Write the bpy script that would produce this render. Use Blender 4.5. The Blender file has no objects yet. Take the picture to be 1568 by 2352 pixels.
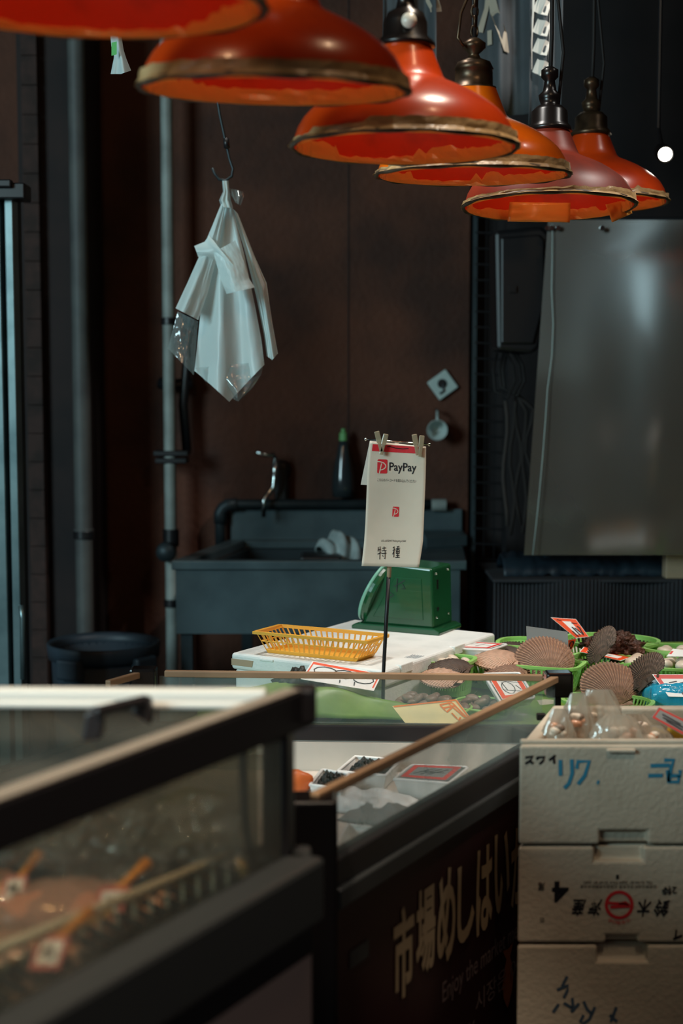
import bpy, bmesh, math, random
from mathutils import Vector, Matrix, noise
from math import sin, cos, pi, radians, atan, tan
random.seed(7)
C = bpy.context.scene.collection
SC = bpy.context.scene
# ------------------------------------------------------------------ camera, world, lights, exposure
F = 3267.0
PITCH = radians(5.0)
CAMZ = 1.5
cam_d = bpy.data.cameras.new('camera'); cam = bpy.data.objects.new('camera', cam_d); C.objects.link(cam)
cam_d.sensor_fit = 'HORIZONTAL'; cam_d.sensor_width = 24.0; cam_d.lens = 24.0 * F / 1568.0
cam.location = (0, 0, CAMZ); cam.rotation_euler = (pi / 2 - PITCH, 0, 0)
cam_d.dof.use_dof = True; cam_d.dof.focus_distance = 2.92; cam_d.dof.aperture_fstop = 2.6
SC.camera = cam
SC.view_settings.view_transform = 'Standard'; SC.view_settings.look = 'None'
SC.view_settings.gamma = 1.0; SC.view_settings.exposure = 0.0
SC.view_settings.use_curve_mapping = False

w = bpy.data.worlds.new('world'); SC.world = w; w.use_nodes = True
w.node_tree.nodes['Background'].inputs[0].default_value = (0.55, 0.40, 0.42, 1)
w.node_tree.nodes['Background'].inputs[1].default_value = 0.024

def aim(o, target):
    d = Vector(target) - o.location
    o.rotation_euler = d.to_track_quat('-Z', 'Y').to_euler()
def light(name, kind, loc, energy, color, target=None, **kw):
    l = bpy.data.lights.new(name, kind); l.energy = energy; l.color = color
    for k, v in kw.items(): setattr(l, k, v)
    o = bpy.data.objects.new(name, l); C.objects.link(o); o.location = loc
    if target: aim(o, target)
    return o
# roof light of the market hall above the stall, street daylight from the front left, bulbs along the aisle
light('market_roof_light', 'SPOT', (-0.32, 2.90, 3.3), 105, (1.0, 0.96, 0.90), (0.30, 2.98, 0.87), spot_size=radians(44), spot_blend=0.7, shadow_soft_size=0.16)
light('market_roof_light', 'SPOT', (1.55, 2.70, 3.3), 150, (1.0, 0.95, 0.88), (0.62, 3.02, 0.87), spot_size=radians(44), spot_blend=0.7, shadow_soft_size=0.16)
light('street_daylight', 'AREA', (-3.7, -1.0, 2.7), 190, (0.58, 0.86, 0.93), (-0.3, 3.8, 1.2), shape='RECTANGLE', size=1.6, size_y=1.6)
light('aisle_bulb', 'POINT', (-0.75, 1.15, 2.75), 10, (1.0, 0.62, 0.32), shadow_soft_size=0.05)
light('aisle_bulb', 'POINT', (0.55, 1.75, 2.95), 7, (1.0, 0.66, 0.38), shadow_soft_size=0.05)
light('front_spot', 'SPOT', (0.55, 0.95, 3.2), 50, (1.0, 0.78, 0.56), (0.45, 2.3, 1.28), spot_size=radians(30), spot_blend=1.0, shadow_soft_size=0.15)
light('case_spot', 'SPOT', (-0.38, 0.72, 3.0), 210, (1.0, 0.82, 0.62), (-0.24, 1.42, 0.95), spot_size=radians(36), spot_blend=0.8, shadow_soft_size=0.10)  # unseen spot added overhead to brighten the goods in the left case
light('front_spot', 'SPOT', (1.15, -0.7, 2.6), 32, (1.0, 0.90, 0.82), (-0.20, 1.35, 0.80), spot_size=radians(30), spot_blend=1.0, shadow_soft_size=0.2)  # unseen fill added to lift the dark front of the left case
light('banner_fill', 'SPOT', (1.25, 3.05, 3.3), 90, (1.0, 0.96, 0.9), (0.50, 3.63, 2.45), spot_size=radians(17), spot_blend=0.6, shadow_soft_size=0.04)  # unseen spot added to brighten the white banner letter
light('case_spot', 'SPOT', (0.45, 2.35, 3.0), 60, (1.0, 0.86, 0.70), (0.05, 2.30, 0.8), spot_size=radians(34), spot_blend=0.8, shadow_soft_size=0.10)

# ------------------------------------------------------------------ pixel -> place helpers
def ray(px, py):
    x = (px - 784.0) / F; y = (1176.0 - py) / F
    return Vector((x, cos(PITCH) + y * sin(PITCH), -sin(PITCH) + y * cos(PITCH)))
def P(px, py, Y):
    r = ray(px, py); t = Y / r.y
    return Vector((r.x * t, Y, CAMZ + r.z * t))
def PZ(px, py, z):
    r = ray(px, py); t = (z - CAMZ) / r.z
    return Vector((r.x * t, r.y * t, z))

# ------------------------------------------------------------------ materials
def lin(h):
    h = h.lstrip('#'); out = []
    for i in (0, 2, 4):
        c = int(h[i:i + 2], 16) / 255.0
        out.append(c / 12.92 if c <= 0.04045 else ((c + 0.055) / 1.055) ** 2.4)
    return (*out, 1.0)
M = {}
def mat(name, col, rough=0.5, metal=0.0, col2=None, scale=6.0, bump=0.0, bscale=60.0, spec=0.5, trans=0.0, coat=0.0, contrast=(0.4, 0.65), detail=6.0, sss=0.0):
    m = bpy.data.materials.new(name); m.use_nodes = True
    nt = m.node_tree; b = nt.nodes['Principled BSDF']
    b.inputs['Base Color'].default_value = lin(col); b.inputs['Roughness'].default_value = rough
    b.inputs['Metallic'].default_value = metal; b.inputs['Specular IOR Level'].default_value = spec
    b.inputs['Transmission Weight'].default_value = trans; b.inputs['Coat Weight'].default_value = coat
    tc = nt.nodes.new('ShaderNodeTexCoord')
    if col2:
        n = nt.nodes.new('ShaderNodeTexNoise'); n.inputs['Scale'].default_value = scale; n.inputs['Detail'].default_value = detail
        nt.links.new(tc.outputs['Object'], n.inputs['Vector'])
        r = nt.nodes.new('ShaderNodeValToRGB')
        r.color_ramp.elements[0].position = contrast[0]; r.color_ramp.elements[1].position = contrast[1]
        r.color_ramp.elements[0].color = lin(col); r.color_ramp.elements[1].color = lin(col2)
        nt.links.new(n.outputs['Fac'], r.inputs['Fac']); nt.links.new(r.outputs['Color'], b.inputs['Base Color'])
    if bump:
        n2 = nt.nodes.new('ShaderNodeTexNoise'); n2.inputs['Scale'].default_value = bscale; n2.inputs['Detail'].default_value = 4
        nt.links.new(tc.outputs['Object'], n2.inputs['Vector'])
        bp = nt.nodes.new('ShaderNodeBump'); bp.inputs['Strength'].default_value = bump; bp.inputs['Distance'].default_value = 0.01
        nt.links.new(n2.outputs['Fac'], bp.inputs['Height']); nt.links.new(bp.outputs['Normal'], b.inputs['Normal'])
    M[name] = m
    return m
def thin(name, col, transp=0.5, rough=0.15, frost=0.0, fscale=4.0, translucent=0.3, gloss=0.12, tint='ffffff'):
    """thin clear sheet: transparent + reflective coat + a little cloudy scatter"""
    m = bpy.data.materials.new(name); m.use_nodes = True; nt = m.node_tree
    nt.nodes.remove(nt.nodes['Principled BSDF']); out = nt.nodes['Material Output']
    tr = nt.nodes.new('ShaderNodeBsdfTransparent'); tr.inputs[0].default_value = lin(tint)
    df = nt.nodes.new('ShaderNodeBsdfDiffuse'); df.inputs[0].default_value = lin(col)
    tl = nt.nodes.new('ShaderNodeBsdfTranslucent'); tl.inputs[0].default_value = lin(col)
    gl = nt.nodes.new('ShaderNodeBsdfGlossy'); gl.inputs['Roughness'].default_value = rough
    mx = nt.nodes.new('ShaderNodeMixShader'); mx.inputs[0].default_value = translucent
    nt.links.new(df.outputs[0], mx.inputs[1]); nt.links.new(tl.outputs[0], mx.inputs[2])
    m2 = nt.nodes.new('ShaderNodeMixShader'); m2.inputs[0].default_value = transp
    nt.links.new(mx.outputs[0], m2.inputs[1]); nt.links.new(tr.outputs[0], m2.inputs[2])
    if frost:
        tc = nt.nodes.new('ShaderNodeTexCoord'); n = nt.nodes.new('ShaderNodeTexNoise'); n.inputs['Scale'].default_value = fscale
        n.inputs['Detail'].default_value = 5
        nt.links.new(tc.outputs['Object'], n.inputs['Vector'])
        mr = nt.nodes.new('ShaderNodeMapRange'); mr.inputs[1].default_value = 0.35; mr.inputs[2].default_value = 0.7
        mr.inputs[3].default_value = transp; mr.inputs[4].default_value = max(0, transp - frost)
        nt.links.new(n.outputs['Fac'], mr.inputs[0]); nt.links.new(mr.outputs[0], m2.inputs[0])
    m3 = nt.nodes.new('ShaderNodeMixShader'); lw = nt.nodes.new('ShaderNodeLayerWeight'); lw.inputs[0].default_value = 0.5
    fr = nt.nodes.new('ShaderNodeMath'); fr.operation = 'POWER'; fr.inputs[1].default_value = 5.0; nt.links.new(lw.outputs['Facing'], fr.inputs[0])
    ad = nt.nodes.new('ShaderNodeMath'); ad.operation = 'ADD'; ad.inputs[1].default_value = gloss; ad.use_clamp = True
    nt.links.new(fr.outputs[0], ad.inputs[0]); nt.links.new(ad.outputs[0], m3.inputs[0])
    nt.links.new(m2.outputs[0], m3.inputs[1]); nt.links.new(gl.outputs[0], m3.inputs[2])
    nt.links.new(m3.outputs[0], out.inputs[0])
    M[name] = m
    return m
def emit(name, col, s):
    m = bpy.data.materials.new(name); m.use_nodes = True
    b = m.node_tree.nodes['Principled BSDF']; b.inputs['Base Color'].default_value = lin(col)
    b.inputs['Emission Color'].default_value = lin(col); b.inputs['Emission Strength'].default_value = s
    M[name] = m
mat('plaster', '5b3424', 0.85, col2='3c231a', scale=3, bump=0.5, bscale=45)
mat('dark_wall', '241c1c', 0.8, col2='181314', scale=3)
mat('pillar_brown', '2a1c1a', 0.8, col2='1b1213', scale=5)
mat('brick_strip', '3e2a25', 0.85, col2='2c1f1b', scale=25)
mat('floor', '3a3432', 0.6, col2='2a2524', scale=4)
mat('ceil', '141112', 0.9)
mat('alu', '8fa4a6', 0.35, 0.8, col2='72878a', scale=9)
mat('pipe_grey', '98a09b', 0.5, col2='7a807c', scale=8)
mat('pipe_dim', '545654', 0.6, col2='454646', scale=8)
mat('black_metal', '17171a', 0.4)
mat('black_plastic', '121013', 0.45)
mat('black_gloss', '0c0a0b', 0.22)
mat('chrome', 'c9cfce', 0.15, 1.0)
mat('steel', '5f7176', 0.42, 0.55, col2='4c5b60', scale=6)
mat('steel_dark', '39454a', 0.5, 0.5, col2='2c363a', scale=6)
mat('enamel', 'd2440c', 0.28, col2='a83008', scale=7, coat=0.1, contrast=(0.35, 0.7))
mat('enamel_b', 'f07208', 0.24, col2='d85c06', scale=7, coat=0.3)
mat('enamel_c', '8f2f18', 0.45, col2='662416', scale=9, coat=0.0)
mat('enamel_in', 'd83008', 0.5, col2='a82408', scale=9, contrast=(0.55, 0.75))
mat('rim_iron', '6a5848', 0.45, 0.3, col2='3a2c24', scale=30)
mat('tape', 'c2a274', 0.35, col2='9a7a50', scale=20, bump=0.3, bscale=50)

mat('bakelite', '17110f', 0.28)
mat('bronze', '5a4734', 0.35, 0.7, col2='3a2c20', scale=30)
mat('porcelain', 'd8d2c4', 0.3)
mat('cord', '120e0d', 0.7)
emit('bulb_glow', 'ffd8a0', 6.0)
emit('spot_glow', 'fff4e2', 14.0)
mat('paper', 'e9dcc8', 0.6, col2='d8c8b2', scale=5)
mat('paper_white', 'f2efe9', 0.5)
mat('paper_yellow', 'f0dca0', 0.55, col2='e6cf90', scale=8)
mat('card_grey', '7d807e', 0.7)
mat('red_ink', 'd8342a', 0.5)
mat('orange_red', 'f0501c', 0.5)
mat('black_ink', '15131a', 0.5)
mat('logo_red', 'e03038', 0.5)
mat('orange_ink', 'f0780a', 0.5)
mat('blue_ink', '2f7f9c', 0.6)
mat('navy_ink', '3f5468', 0.6)
mat('stamp_red', 'c8242a', 0.6)
mat('clip_clear', 'c8b898', 0.2, trans=0.45, spec=0.6)
mat('green_enamel', '15502e', 0.25, col2='114426', scale=5, coat=0.4)
mat('green_light', '7fb8a0', 0.3)
mat('yellow_plastic', 'f4b445', 0.38, col2='eba838', scale=6)
mat('green_plastic', '9cd272', 0.38, col2='8ec664', scale=6)
mat('green_bright', '4fc06a', 0.4)
mat('green_sheet', '86a548', 0.4, col2='5f8436', scale=7, bump=0.2, bscale=20)
mat('foam', 'eceee9', 0.6, col2='dfe2dd', scale=14, bump=0.12, bscale=140)
mat('foam_old', 'c9bda9', 0.65, col2='aa9d89', scale=5, bump=0.18, bscale=120, contrast=(0.35, 0.7))
mat('foam_tape', 'b59c80', 0.45)
def shellmat(name, c1, c2, c3):
    m = mat(name, c1, 0.6, bump=0.25, bscale=90); nt = m.node_tree; b = nt.nodes['Principled BSDF']; N = nt.nodes.new
    tc = N('ShaderNodeTexCoord'); gr = N('ShaderNodeTexGradient'); gr.gradient_type = 'RADIAL'; nt.links.new(tc.outputs['Object'], gr.inputs[0])
    mu = N('ShaderNodeMath'); mu.operation = 'MULTIPLY'; mu.inputs[1].default_value = 2 * pi * 85; nt.links.new(gr.outputs['Fac'], mu.inputs[0])
    sn = N('ShaderNodeMath'); sn.operation = 'SINE'; nt.links.new(mu.outputs[0], sn.inputs[0])
    r1 = N('ShaderNodeMapRange'); r1.inputs[1].default_value = -0.7; r1.inputs[2].default_value = 0.5; nt.links.new(sn.outputs[0], r1.inputs[0])
    ns = N('ShaderNodeTexNoise'); ns.inputs['Scale'].default_value = 40; nt.links.new(tc.outputs['Object'], ns.inputs['Vector'])
    ln = N('ShaderNodeVectorMath'); ln.operation = 'LENGTH'; nt.links.new(tc.outputs['Object'], ln.inputs[0])
    m2 = N('ShaderNodeMath'); m2.operation = 'MULTIPLY_ADD'; m2.inputs[1].default_value = 420; nt.links.new(ln.outputs['Value'], m2.inputs[0])
    m3 = N('ShaderNodeMath'); m3.operation = 'MULTIPLY'; m3.inputs[1].default_value = 9; nt.links.new(ns.outputs['Fac'], m3.inputs[0]); nt.links.new(m3.outputs[0], m2.inputs[2])
    s2 = N('ShaderNodeMath'); s2.operation = 'SINE'; nt.links.new(m2.outputs[0], s2.inputs[0])
    r2 = N('ShaderNodeMapRange'); r2.inputs[1].default_value = -1; r2.inputs[2].default_value = 0.6; r2.inputs[3].default_value = 0.35; nt.links.new(s2.outputs[0], r2.inputs[0])
    x1 = N('ShaderNodeMixRGB'); x1.inputs[1].default_value = lin(c2); x1.inputs[2].default_value = lin(c1); nt.links.new(r1.outputs[0], x1.inputs[0])
    x2 = N('ShaderNodeMixRGB'); x2.inputs[1].default_value = lin(c3); nt.links.new(x1.outputs[0], x2.inputs[2]); nt.links.new(r2.outputs[0], x2.inputs[0])
    nt.links.new(x2.outputs[0], b.inputs['Base Color'])
shellmat('shell', 'a98468', '755442', '7e5e4a')
shellmat('shell_pink', 'd8b49a', 'a8846c', 'c49a80')
shellmat('shell_dark', '6a5443', '3a2d26', '4a3a30')
mat('clam', '8d7764', 0.42, col2='6a5648', scale=30)
mat('clam_white', 'e0d2be', 0.4, col2='c8a88a', scale=18)
mat('clam_orange', 'd8843f', 0.4, col2='b0602c', scale=30)
mat('sea_squirt', '5c3420', 0.5, col2='2a1710', scale=40, bump=1.0, bscale=110)
mat('seaweed', '1b2018', 0.35, col2='0e110d', scale=40, bump=0.8, bscale=120)
mat('rock_dark', '24221e', 0.5, col2='3a3830', scale=40, bump=0.8, bscale=60)
mat('tray_white', 'e8e8e4', 0.35)
mat('liner', 'dcd2c6', 0.5, col2='cfc4b8', scale=5)
mat('panel_brown', '2b0f10', 0.42, col2='230c0d', scale=2)
mat('panel_letter', '9a8466', 0.55)
mat('panel_small', '6a5a58', 0.55)
mat('fish_print', '8c4a24', 0.55)
mat('frame_dark', '222022', 0.38)
mat('frame_grey', '323536', 0.42)
mat('bar_brown', 'a07f60', 0.5, col2='8d6e52', scale=10)
mat('white_alu', 'd8dcd8', 0.35)
mat('rail_top_lit', '8c857a', 0.45)  # paler tone of the dark rail, painted for its lit top face
mat('cab_grey', '8c7c78', 0.6)
mat('wire_steel', 'd6cab0', 0.4)
mat('slat_ochre', 'c09a58', 0.45)
mat('tray_inside', '2c2b28', 0.5)
mat('flesh', 'e2a184', 0.28, col2='cf8468', scale=10, coat=0.8)
mat('flesh2', 'e8b08e', 0.28, col2='d88f66', scale=9, coat=0.8)
mat('tie_orange', 'f09a28', 0.4)
mat('bucket_blue', '37444f', 0.5, col2='2e3942', scale=5)
mat('towel', 'a9b5b4', 0.9, col2='8d9998', scale=20)
mat('tile_white', 'b9cac6', 0.3)
mat('mug_white', 'aebbb8', 0.3)
mat('bottle_dark', '2c3336', 0.15, coat=0.5)
mat('cap_green', '6fae6a', 0.4)
mat('wrap_blue', '1f9dc4', 0.18, col2='45bddc', scale=16, bump=0.6, bscale=35, coat=0.8)
mat('cloth_dark', '3a3a3e', 0.85, col2='303034', scale=6)
mat('blue_dark', '17222c', 0.5, col2='22323c', scale=14)
mat('banner', '4c5256', 0.8, col2='3c4246', scale=5)
mat('banner_char', 'b3a896', 0.8)
mat('banner_white', 'e8e4da', 0.7)
mat('red_tag', 'c03020', 0.4)
mat('orange_food', 'e8783c', 0.4)
mat('yellow_pack', 'd8a42c', 0.4)
mat('rope', '241e1c', 0.85)
mat('rope_grey', '3c3532', 0.85)
thin('glass', 'b0aca0', transp=0.90, rough=0.03, frost=0.24, fscale=5, gloss=0.02, tint='cfcbc0')
thin('glass_back', 'b8ccc8', transp=0.93, rough=0.06, frost=0.20, fscale=5.5, gloss=0.02)
thin('glass_fog', 'b8ccc8', transp=0.88, rough=0.08, frost=0.46, fscale=5.5, gloss=0.03)
thin('bag_film', 'dcefef', transp=0.05, rough=0.32, translucent=0.35, gloss=0.02)
thin('bag_clear', 'b8cccc', transp=0.72, rough=0.12, translucent=0.4, gloss=0.08)
thin('wrap_clear', 'd8d0c4', transp=0.66, rough=0.07, translucent=0.3, gloss=0.14)
thin('bag_clams', 'dcd0bc', transp=0.50, rough=0.09, translucent=0.35, gloss=0.12)
thin('wrap_loose', 'a8a8a0', transp=0.80, rough=0.05, translucent=0.3, gloss=0.16)
thin('curtain', '6c6056', transp=0.20, rough=0.12, frost=0.14, fscale=1.5, translucent=0.3, gloss=0.13)
thin('tape_orange', 'ffc468', transp=0.04, rough=0.25, translucent=0.6, gloss=0.03)

# ------------------------------------------------------------------ mesh helpers
class MB:
    def __init__(s): s.bm = bmesh.new(); s.mats = []
    def mi(s, m):
        if m is None: return 0
        if m not in s.mats: s.mats.append(m)
        return s.mats.index(m)
    def faces(s, vs, fs, m=None):
        bv = [s.bm.verts.new(v) for v in vs]; k = s.mi(m)
        for f in fs:
            try: s.bm.faces.new([bv[i] for i in f]).material_index = k
            except ValueError: pass
        return s
    def box(s, c, size, rot=None, m=None):
        x, y, z = (d / 2 for d in size); R = rot if rot is not None else Matrix.Identity(3)
        vs = [Vector(c) + R @ Vector((a * x, b * y, d * z)) for a in (-1, 1) for b in (-1, 1) for d in (-1, 1)]
        return s.faces(vs, [(0, 1, 3, 2), (4, 6, 7, 5), (0, 4, 5, 1), (2, 3, 7, 6), (0, 2, 6, 4), (1, 5, 7, 3)], m)
    def prism(s, poly, z0, z1, m=None):
        n = len(poly)
        vs = [Vector((p[0], p[1], z0)) for p in poly] + [Vector((p[0], p[1], z1)) for p in poly]
        fs = [tuple(reversed(range(n))), tuple(range(n, 2 * n))] + [(i, (i + 1) % n, n + (i + 1) % n, n + i) for i in range(n)]
        return s.faces(vs, fs, m)
    def extr(s, pts, d, m=None):
        n = len(pts); d = Vector(d); vs = [Vector(p) for p in pts] + [Vector(p) + d for p in pts]
        fs = [tuple(reversed(range(n))), tuple(range(n, 2 * n))] + [(i, (i + 1) % n, n + (i + 1) % n, n + i) for i in range(n)]
        return s.faces(vs, fs, m)
    def bar(s, a, b, w_, h=None, up=(0, 0, 1), m=None):
        a, b = Vector(a), Vector(b); d = (b - a); L = d.length; d.normalize(); h = h or w_
        u = Vector(up); sd = d.cross(u)
        if sd.length < 1e-4: sd = d.cross(Vector((0, 1, 0)))
        sd.normalize(); u = sd.cross(d).normalized()
        R = Matrix((d, sd, u)).transposed()
        return s.box((a + b) / 2, (L, w_, h), R, m)
    def tube(s, pts, r, seg=8, closed=False, m=None, cap=True):
        pts = [Vector(p) for p in pts]; n = len(pts); rings = []; ref = None
        for i, p in enumerate(pts):
            if closed: t = pts[(i + 1) % n] - pts[i - 1]
            else: t = pts[min(i + 1, n - 1)] - pts[max(i - 1, 0)]
            t.normalize()
            if ref is None:
                ref = Vector((0, 0, 1)) if abs(t.z) < 0.9 else Vector((1, 0, 0))
            a = (ref - t * ref.dot(t)).normalized(); ref = a; b = t.cross(a)
            rr = r[i] if isinstance(r, (list, tuple)) else r
            rings.append([p + (a * cos(2 * pi * k / seg) + b * sin(2 * pi * k / seg)) * rr for k in range(seg)])
        vs = [v for g in rings for v in g]; fs = []
        for i in range(n if closed else n - 1):
            j = (i + 1) % n
            for k in range(seg):
                fs.append((i * seg + k, i * seg + (k + 1) % seg, j * seg + (k + 1) % seg, j * seg + k))
        if not closed and cap: fs += [tuple(range(seg))[::-1], tuple((n - 1) * seg + k for k in range(seg))]
        return s.faces(vs, fs, m)
    def lathe(s, prof, seg=48, c=(0, 0, 0), R=None, m=None, close=False, wob=None):
        c = Vector(c); vs = []; fs = []; n = len(prof)
        for i, (r, z) in enumerate(prof):
            for k in range(seg):
                a = 2 * pi * k / seg; rr, zz = (r, z) if wob is None else wob(i, a, r, z)
                v = Vector((rr * cos(a), rr * sin(a), zz)); vs.append(c + (R @ v if R else v))
        for i in range(n if close else n - 1):
            j = (i + 1) % n
            for k in range(seg): fs.append((i * seg + k, i * seg + (k + 1) % seg, j * seg + (k + 1) % seg, j * seg + k))
        return s.faces(vs, fs, m)
    def grid(s, fn, nu, nv, m=None):
        vs = [fn(i / nu, j / nv) for j in range(nv + 1) for i in range(nu + 1)]
        fs = [(j * (nu + 1) + i, j * (nu + 1) + i + 1, (j + 1) * (nu + 1) + i + 1, (j + 1) * (nu + 1) + i) for j in range(nv) for i in range(nu)]
        return s.faces(vs, fs, m)
    def blob(s, c, rad, sub=2, amp=0.0, freq=8.0, seed=0, m=None):
        t = bmesh.new(); bmesh.ops.create_icosphere(t, subdivisions=sub, radius=1.0)
        vs = []
        for v in t.verts:
            d = v.co.copy(); k = 1 + amp * noise.noise(d * freq / 4 + Vector((seed * 3.1, seed, 0)))
            vs.append(Vector(c) + Vector((d.x * rad[0], d.y * rad[1], d.z * rad[2])) * k)
        fs = [tuple(v.index for v in f.verts) for f in t.faces]; t.free()
        return s.faces(vs, fs, m)
    def build(s, name, m, parent=None, smooth=False, bevel=0.0, solid=0.0, local=False, seg=2, weld=False):
        me = bpy.data.meshes.new(name)
        if weld: bmesh.ops.remove_doubles(s.bm, verts=s.bm.verts, dist=1e-5)
        bmesh.ops.recalc_face_normals(s.bm, faces=s.bm.faces)
        o = bpy.data.objects.new(name, me); C.objects.link(o)
        if parent:
            root = parent
            while root.parent: root = root.parent
            if not local:
                inv = Matrix.LocRotScale(root.location, root.rotation_euler, root.scale).inverted()
                s.bm.transform(inv)
            o.parent = parent
        elif not local:
            xs = [v.co for v in s.bm.verts]
            lo = Vector([min(v[i] for v in xs) for i in range(3)]); hi = Vector([max(v[i] for v in xs) for i in range(3)])
            c = Vector(((lo.x + hi.x) / 2, (lo.y + hi.y) / 2, lo.z)); s.bm.transform(Matrix.Translation(-c)); o.location = c
        s.bm.to_mesh(me); s.bm.free()
        for mm in ([m] if not s.mats else s.mats): me.materials.append(M[mm])
        if smooth:
            for p in me.polygons: p.use_smooth = True
        if solid:
            md = o.modifiers.new('solid', 'SOLIDIFY'); md.thickness = solid; md.offset = 0
        if bevel:
            md = o.modifiers.new('bevel', 'BEVEL'); md.width = bevel; md.segments = seg; md.limit_method = 'ANGLE'
        return o
def tag(o, label=None, cat=None, group=None, kind=None):
    if label: o['label'] = label
    if cat: o['category'] = cat
    if group: o['group'] = group
    if kind: o['kind'] = kind
    return o
def thing(name, label, cat, loc=(0, 0, 0), rz=0.0, group=None):
    o = bpy.data.objects.new(name, None); C.objects.link(o); o.location = loc; o.rotation_euler = (0, 0, rz); o.empty_display_size = 0.05
    return tag(o, label, cat, group)
def struct(o): o['kind'] = 'structure'; return o
def dup(o, parent=None):
    c = o.copy(); C.objects.link(c)
    if parent: c.parent = parent
    for ch in list(o.children): dup(ch, c)
    return c
def cutout(o, cutters):
    """carve notches: boolean difference with simple boxes, baked into the mesh"""
    for k, mb in enumerate(cutters):
        c = mb.build('cutter', 'foam'); md = o.modifiers.new('cut%d' % k, 'BOOLEAN'); md.object = c; md.operation = 'DIFFERENCE'; md.solver = 'EXACT'
    bpy.context.view_layer.update()
    dg = bpy.context.evaluated_depsgraph_get(); me = bpy.data.meshes.new_from_object(o.evaluated_get(dg))
    cs = [md.object for md in o.modifiers if md.type == 'BOOLEAN']
    o.modifiers.clear(); o.data = me
    for c in cs: bpy.data.objects.remove(c)
    return o
# flat surfaces that carry writing -------------------------------------------------
def quadmap(bl, br, tr, tl):
    bl, br, tr, tl = map(Vector, (bl, br, tr, tl))
    return lambda u, v: bl * (1 - u) * (1 - v) + br * u * (1 - v) + tr * u * v + tl * (1 - u) * v
def nrm(S, u=0.5, v=0.5):
    e = 0.02; n = (S(u + e, v) - S(u - e, v)).cross(S(u, v + e) - S(u, v - e)); n.normalize()
    to_cam = Vector((0, 0, CAMZ)) - S(u, v)
    return n if n.dot(to_cam) > 0 else -n
def stroke(mb, pts, wd, S, W, H, off=0.0007, m=None):
    """pen stroke: pts in u,v (0..1) on surface S of metric size W x H"""
    q = []
    for (a, b) in zip(pts[:-1], pts[1:]):
        n = max(1, int(max(abs(a[0] - b[0]), abs(a[1] - b[1])) * 12))
        q += [(a[0] + (b[0] - a[0]) * k / n, a[1] + (b[1] - a[1]) * k / n) for k in range(n)]
    q.append(pts[-1]); L, R_ = [], []
    for i, p in enumerate(q):
        a = q[max(0, i - 1)]; b = q[min(len(q) - 1, i + 1)]
        dx, dy = (b[0] - a[0]) * W, (b[1] - a[1]) * H; l = math.hypot(dx, dy) or 1
        ox, oy = -dy / l * wd / 2 / W, dx / l * wd / 2 / H
        for lst, sg in ((L, 1), (R_, -1)):
            u, v = p[0] + sg * ox, p[1] + sg * oy
            lst.append(S(u, v) + nrm(S, u, v) * off)
    n = len(q)
    mb.faces(L + R_, [(i, i + 1, n + i + 1, n + i) for i in range(n - 1)], m)
def rect(mb, S, u0, v0, u1, v1, off=0.0005, m=None, n=6):
    mb.grid(lambda a, b: S(u0 + (u1 - u0) * a, v0 + (v1 - v0) * b) + nrm(S, u0 + (u1 - u0) * a, v0 + (v1 - v0) * b) * off, n, n, m)
def text(mb, body, S, u0, v0, u1, v1, off=0.0008, bold=0.0, flip=False, shear=0.0, m=None):
    cu = bpy.data.curves.new('t', 'FONT'); cu.body = body; cu.offset = bold; cu.resolution_u = 3; cu.shear = shear
    o = bpy.data.objects.new('t', cu); C.objects.link(o); bpy.context.view_layer.update()
    me = bpy.data.meshes.new_from_object(o.evaluated_get(bpy.context.evaluated_depsgraph_get()))
    if len(me.vertices):
        xs = [v.co.x for v in me.vertices]; ys = [v.co.y for v in me.vertices]
        x0, x1, y0, y1 = min(xs), max(xs), min(ys), max(ys); vs = []
        for v in me.vertices:
            a, b = (v.co.x - x0) / (x1 - x0 + 1e-9), (v.co.y - y0) / (y1 - y0 + 1e-9)
            if flip: a, b = 1 - a, 1 - b
            u, vv = u0 + (u1 - u0) * a, v0 + (v1 - v0) * b
            vs.append(S(u, vv) + nrm(S, u, vv) * off)
        mb.faces(vs, [tuple(p.vertices) for p in me.polygons], m)
    bpy.data.objects.remove(o); bpy.data.curves.remove(cu); bpy.data.meshes.remove(me)
D = Vector((0.486, 0.874, 0)).normalized()     # the way the counters run away from the camera
E = Vector((D.y, -D.x, 0))                     # and across them

# ================================================================== SETTING
WY = 4.85
struct(MB().prism([(-3, -2), (3.2, -2), (3.2, 5.6), (-3, 5.6)], -0.1, 0.0).build('floor', 'floor'))
struct(MB().prism([(-3, 0.1), (3.2, 0.1), (3.2, 5.6), (-3, 5.6)], 3.5, 3.6).build('ceiling', 'ceil'))
xr = P(1076, 900, WY).x
mb = MB()
mb.prism([(-3, WY), (xr, WY), (xr, WY + 0.4), (-3, WY + 0.4)], 0, 3.5)
struct(mb.build('wall_back', 'plaster'))
struct(MB().prism([(xr, WY + 0.12), (3.2, WY + 0.12), (3.2, WY + 0.4), (xr, WY + 0.4)], 0, 3.5).build('wall_right', 'dark_wall'))
x0, x1 = P(62, 1000, 4.6).x, P(212, 1000, 4.6).x
struct(MB().prism([(x0, 4.55), (x1, 4.55), (x1, WY), (x0, WY)], 0, 3.5).build('trim_1', 'pillar_brown'))
x2, x3 = P(62, 1000, 4.5).x, P(98, 1000, 4.5).x
mb = MB()
for k in range(36):
    mb.box(((x2 + x3) / 2, 4.53, 0.05 + k * 0.09), (x3 - x2, 0.04, 0.0885))
struct(mb.build('trim_2', 'brick_strip', bevel=0.002))
xs = P(800, 700, WY).x                          # plaster board joint on the back wall
struct(MB().box((xs, WY - 0.001, 1.75), (0.004, 0.004, 3.5)).build('trim_3', 'pillar_brown'))

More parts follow.
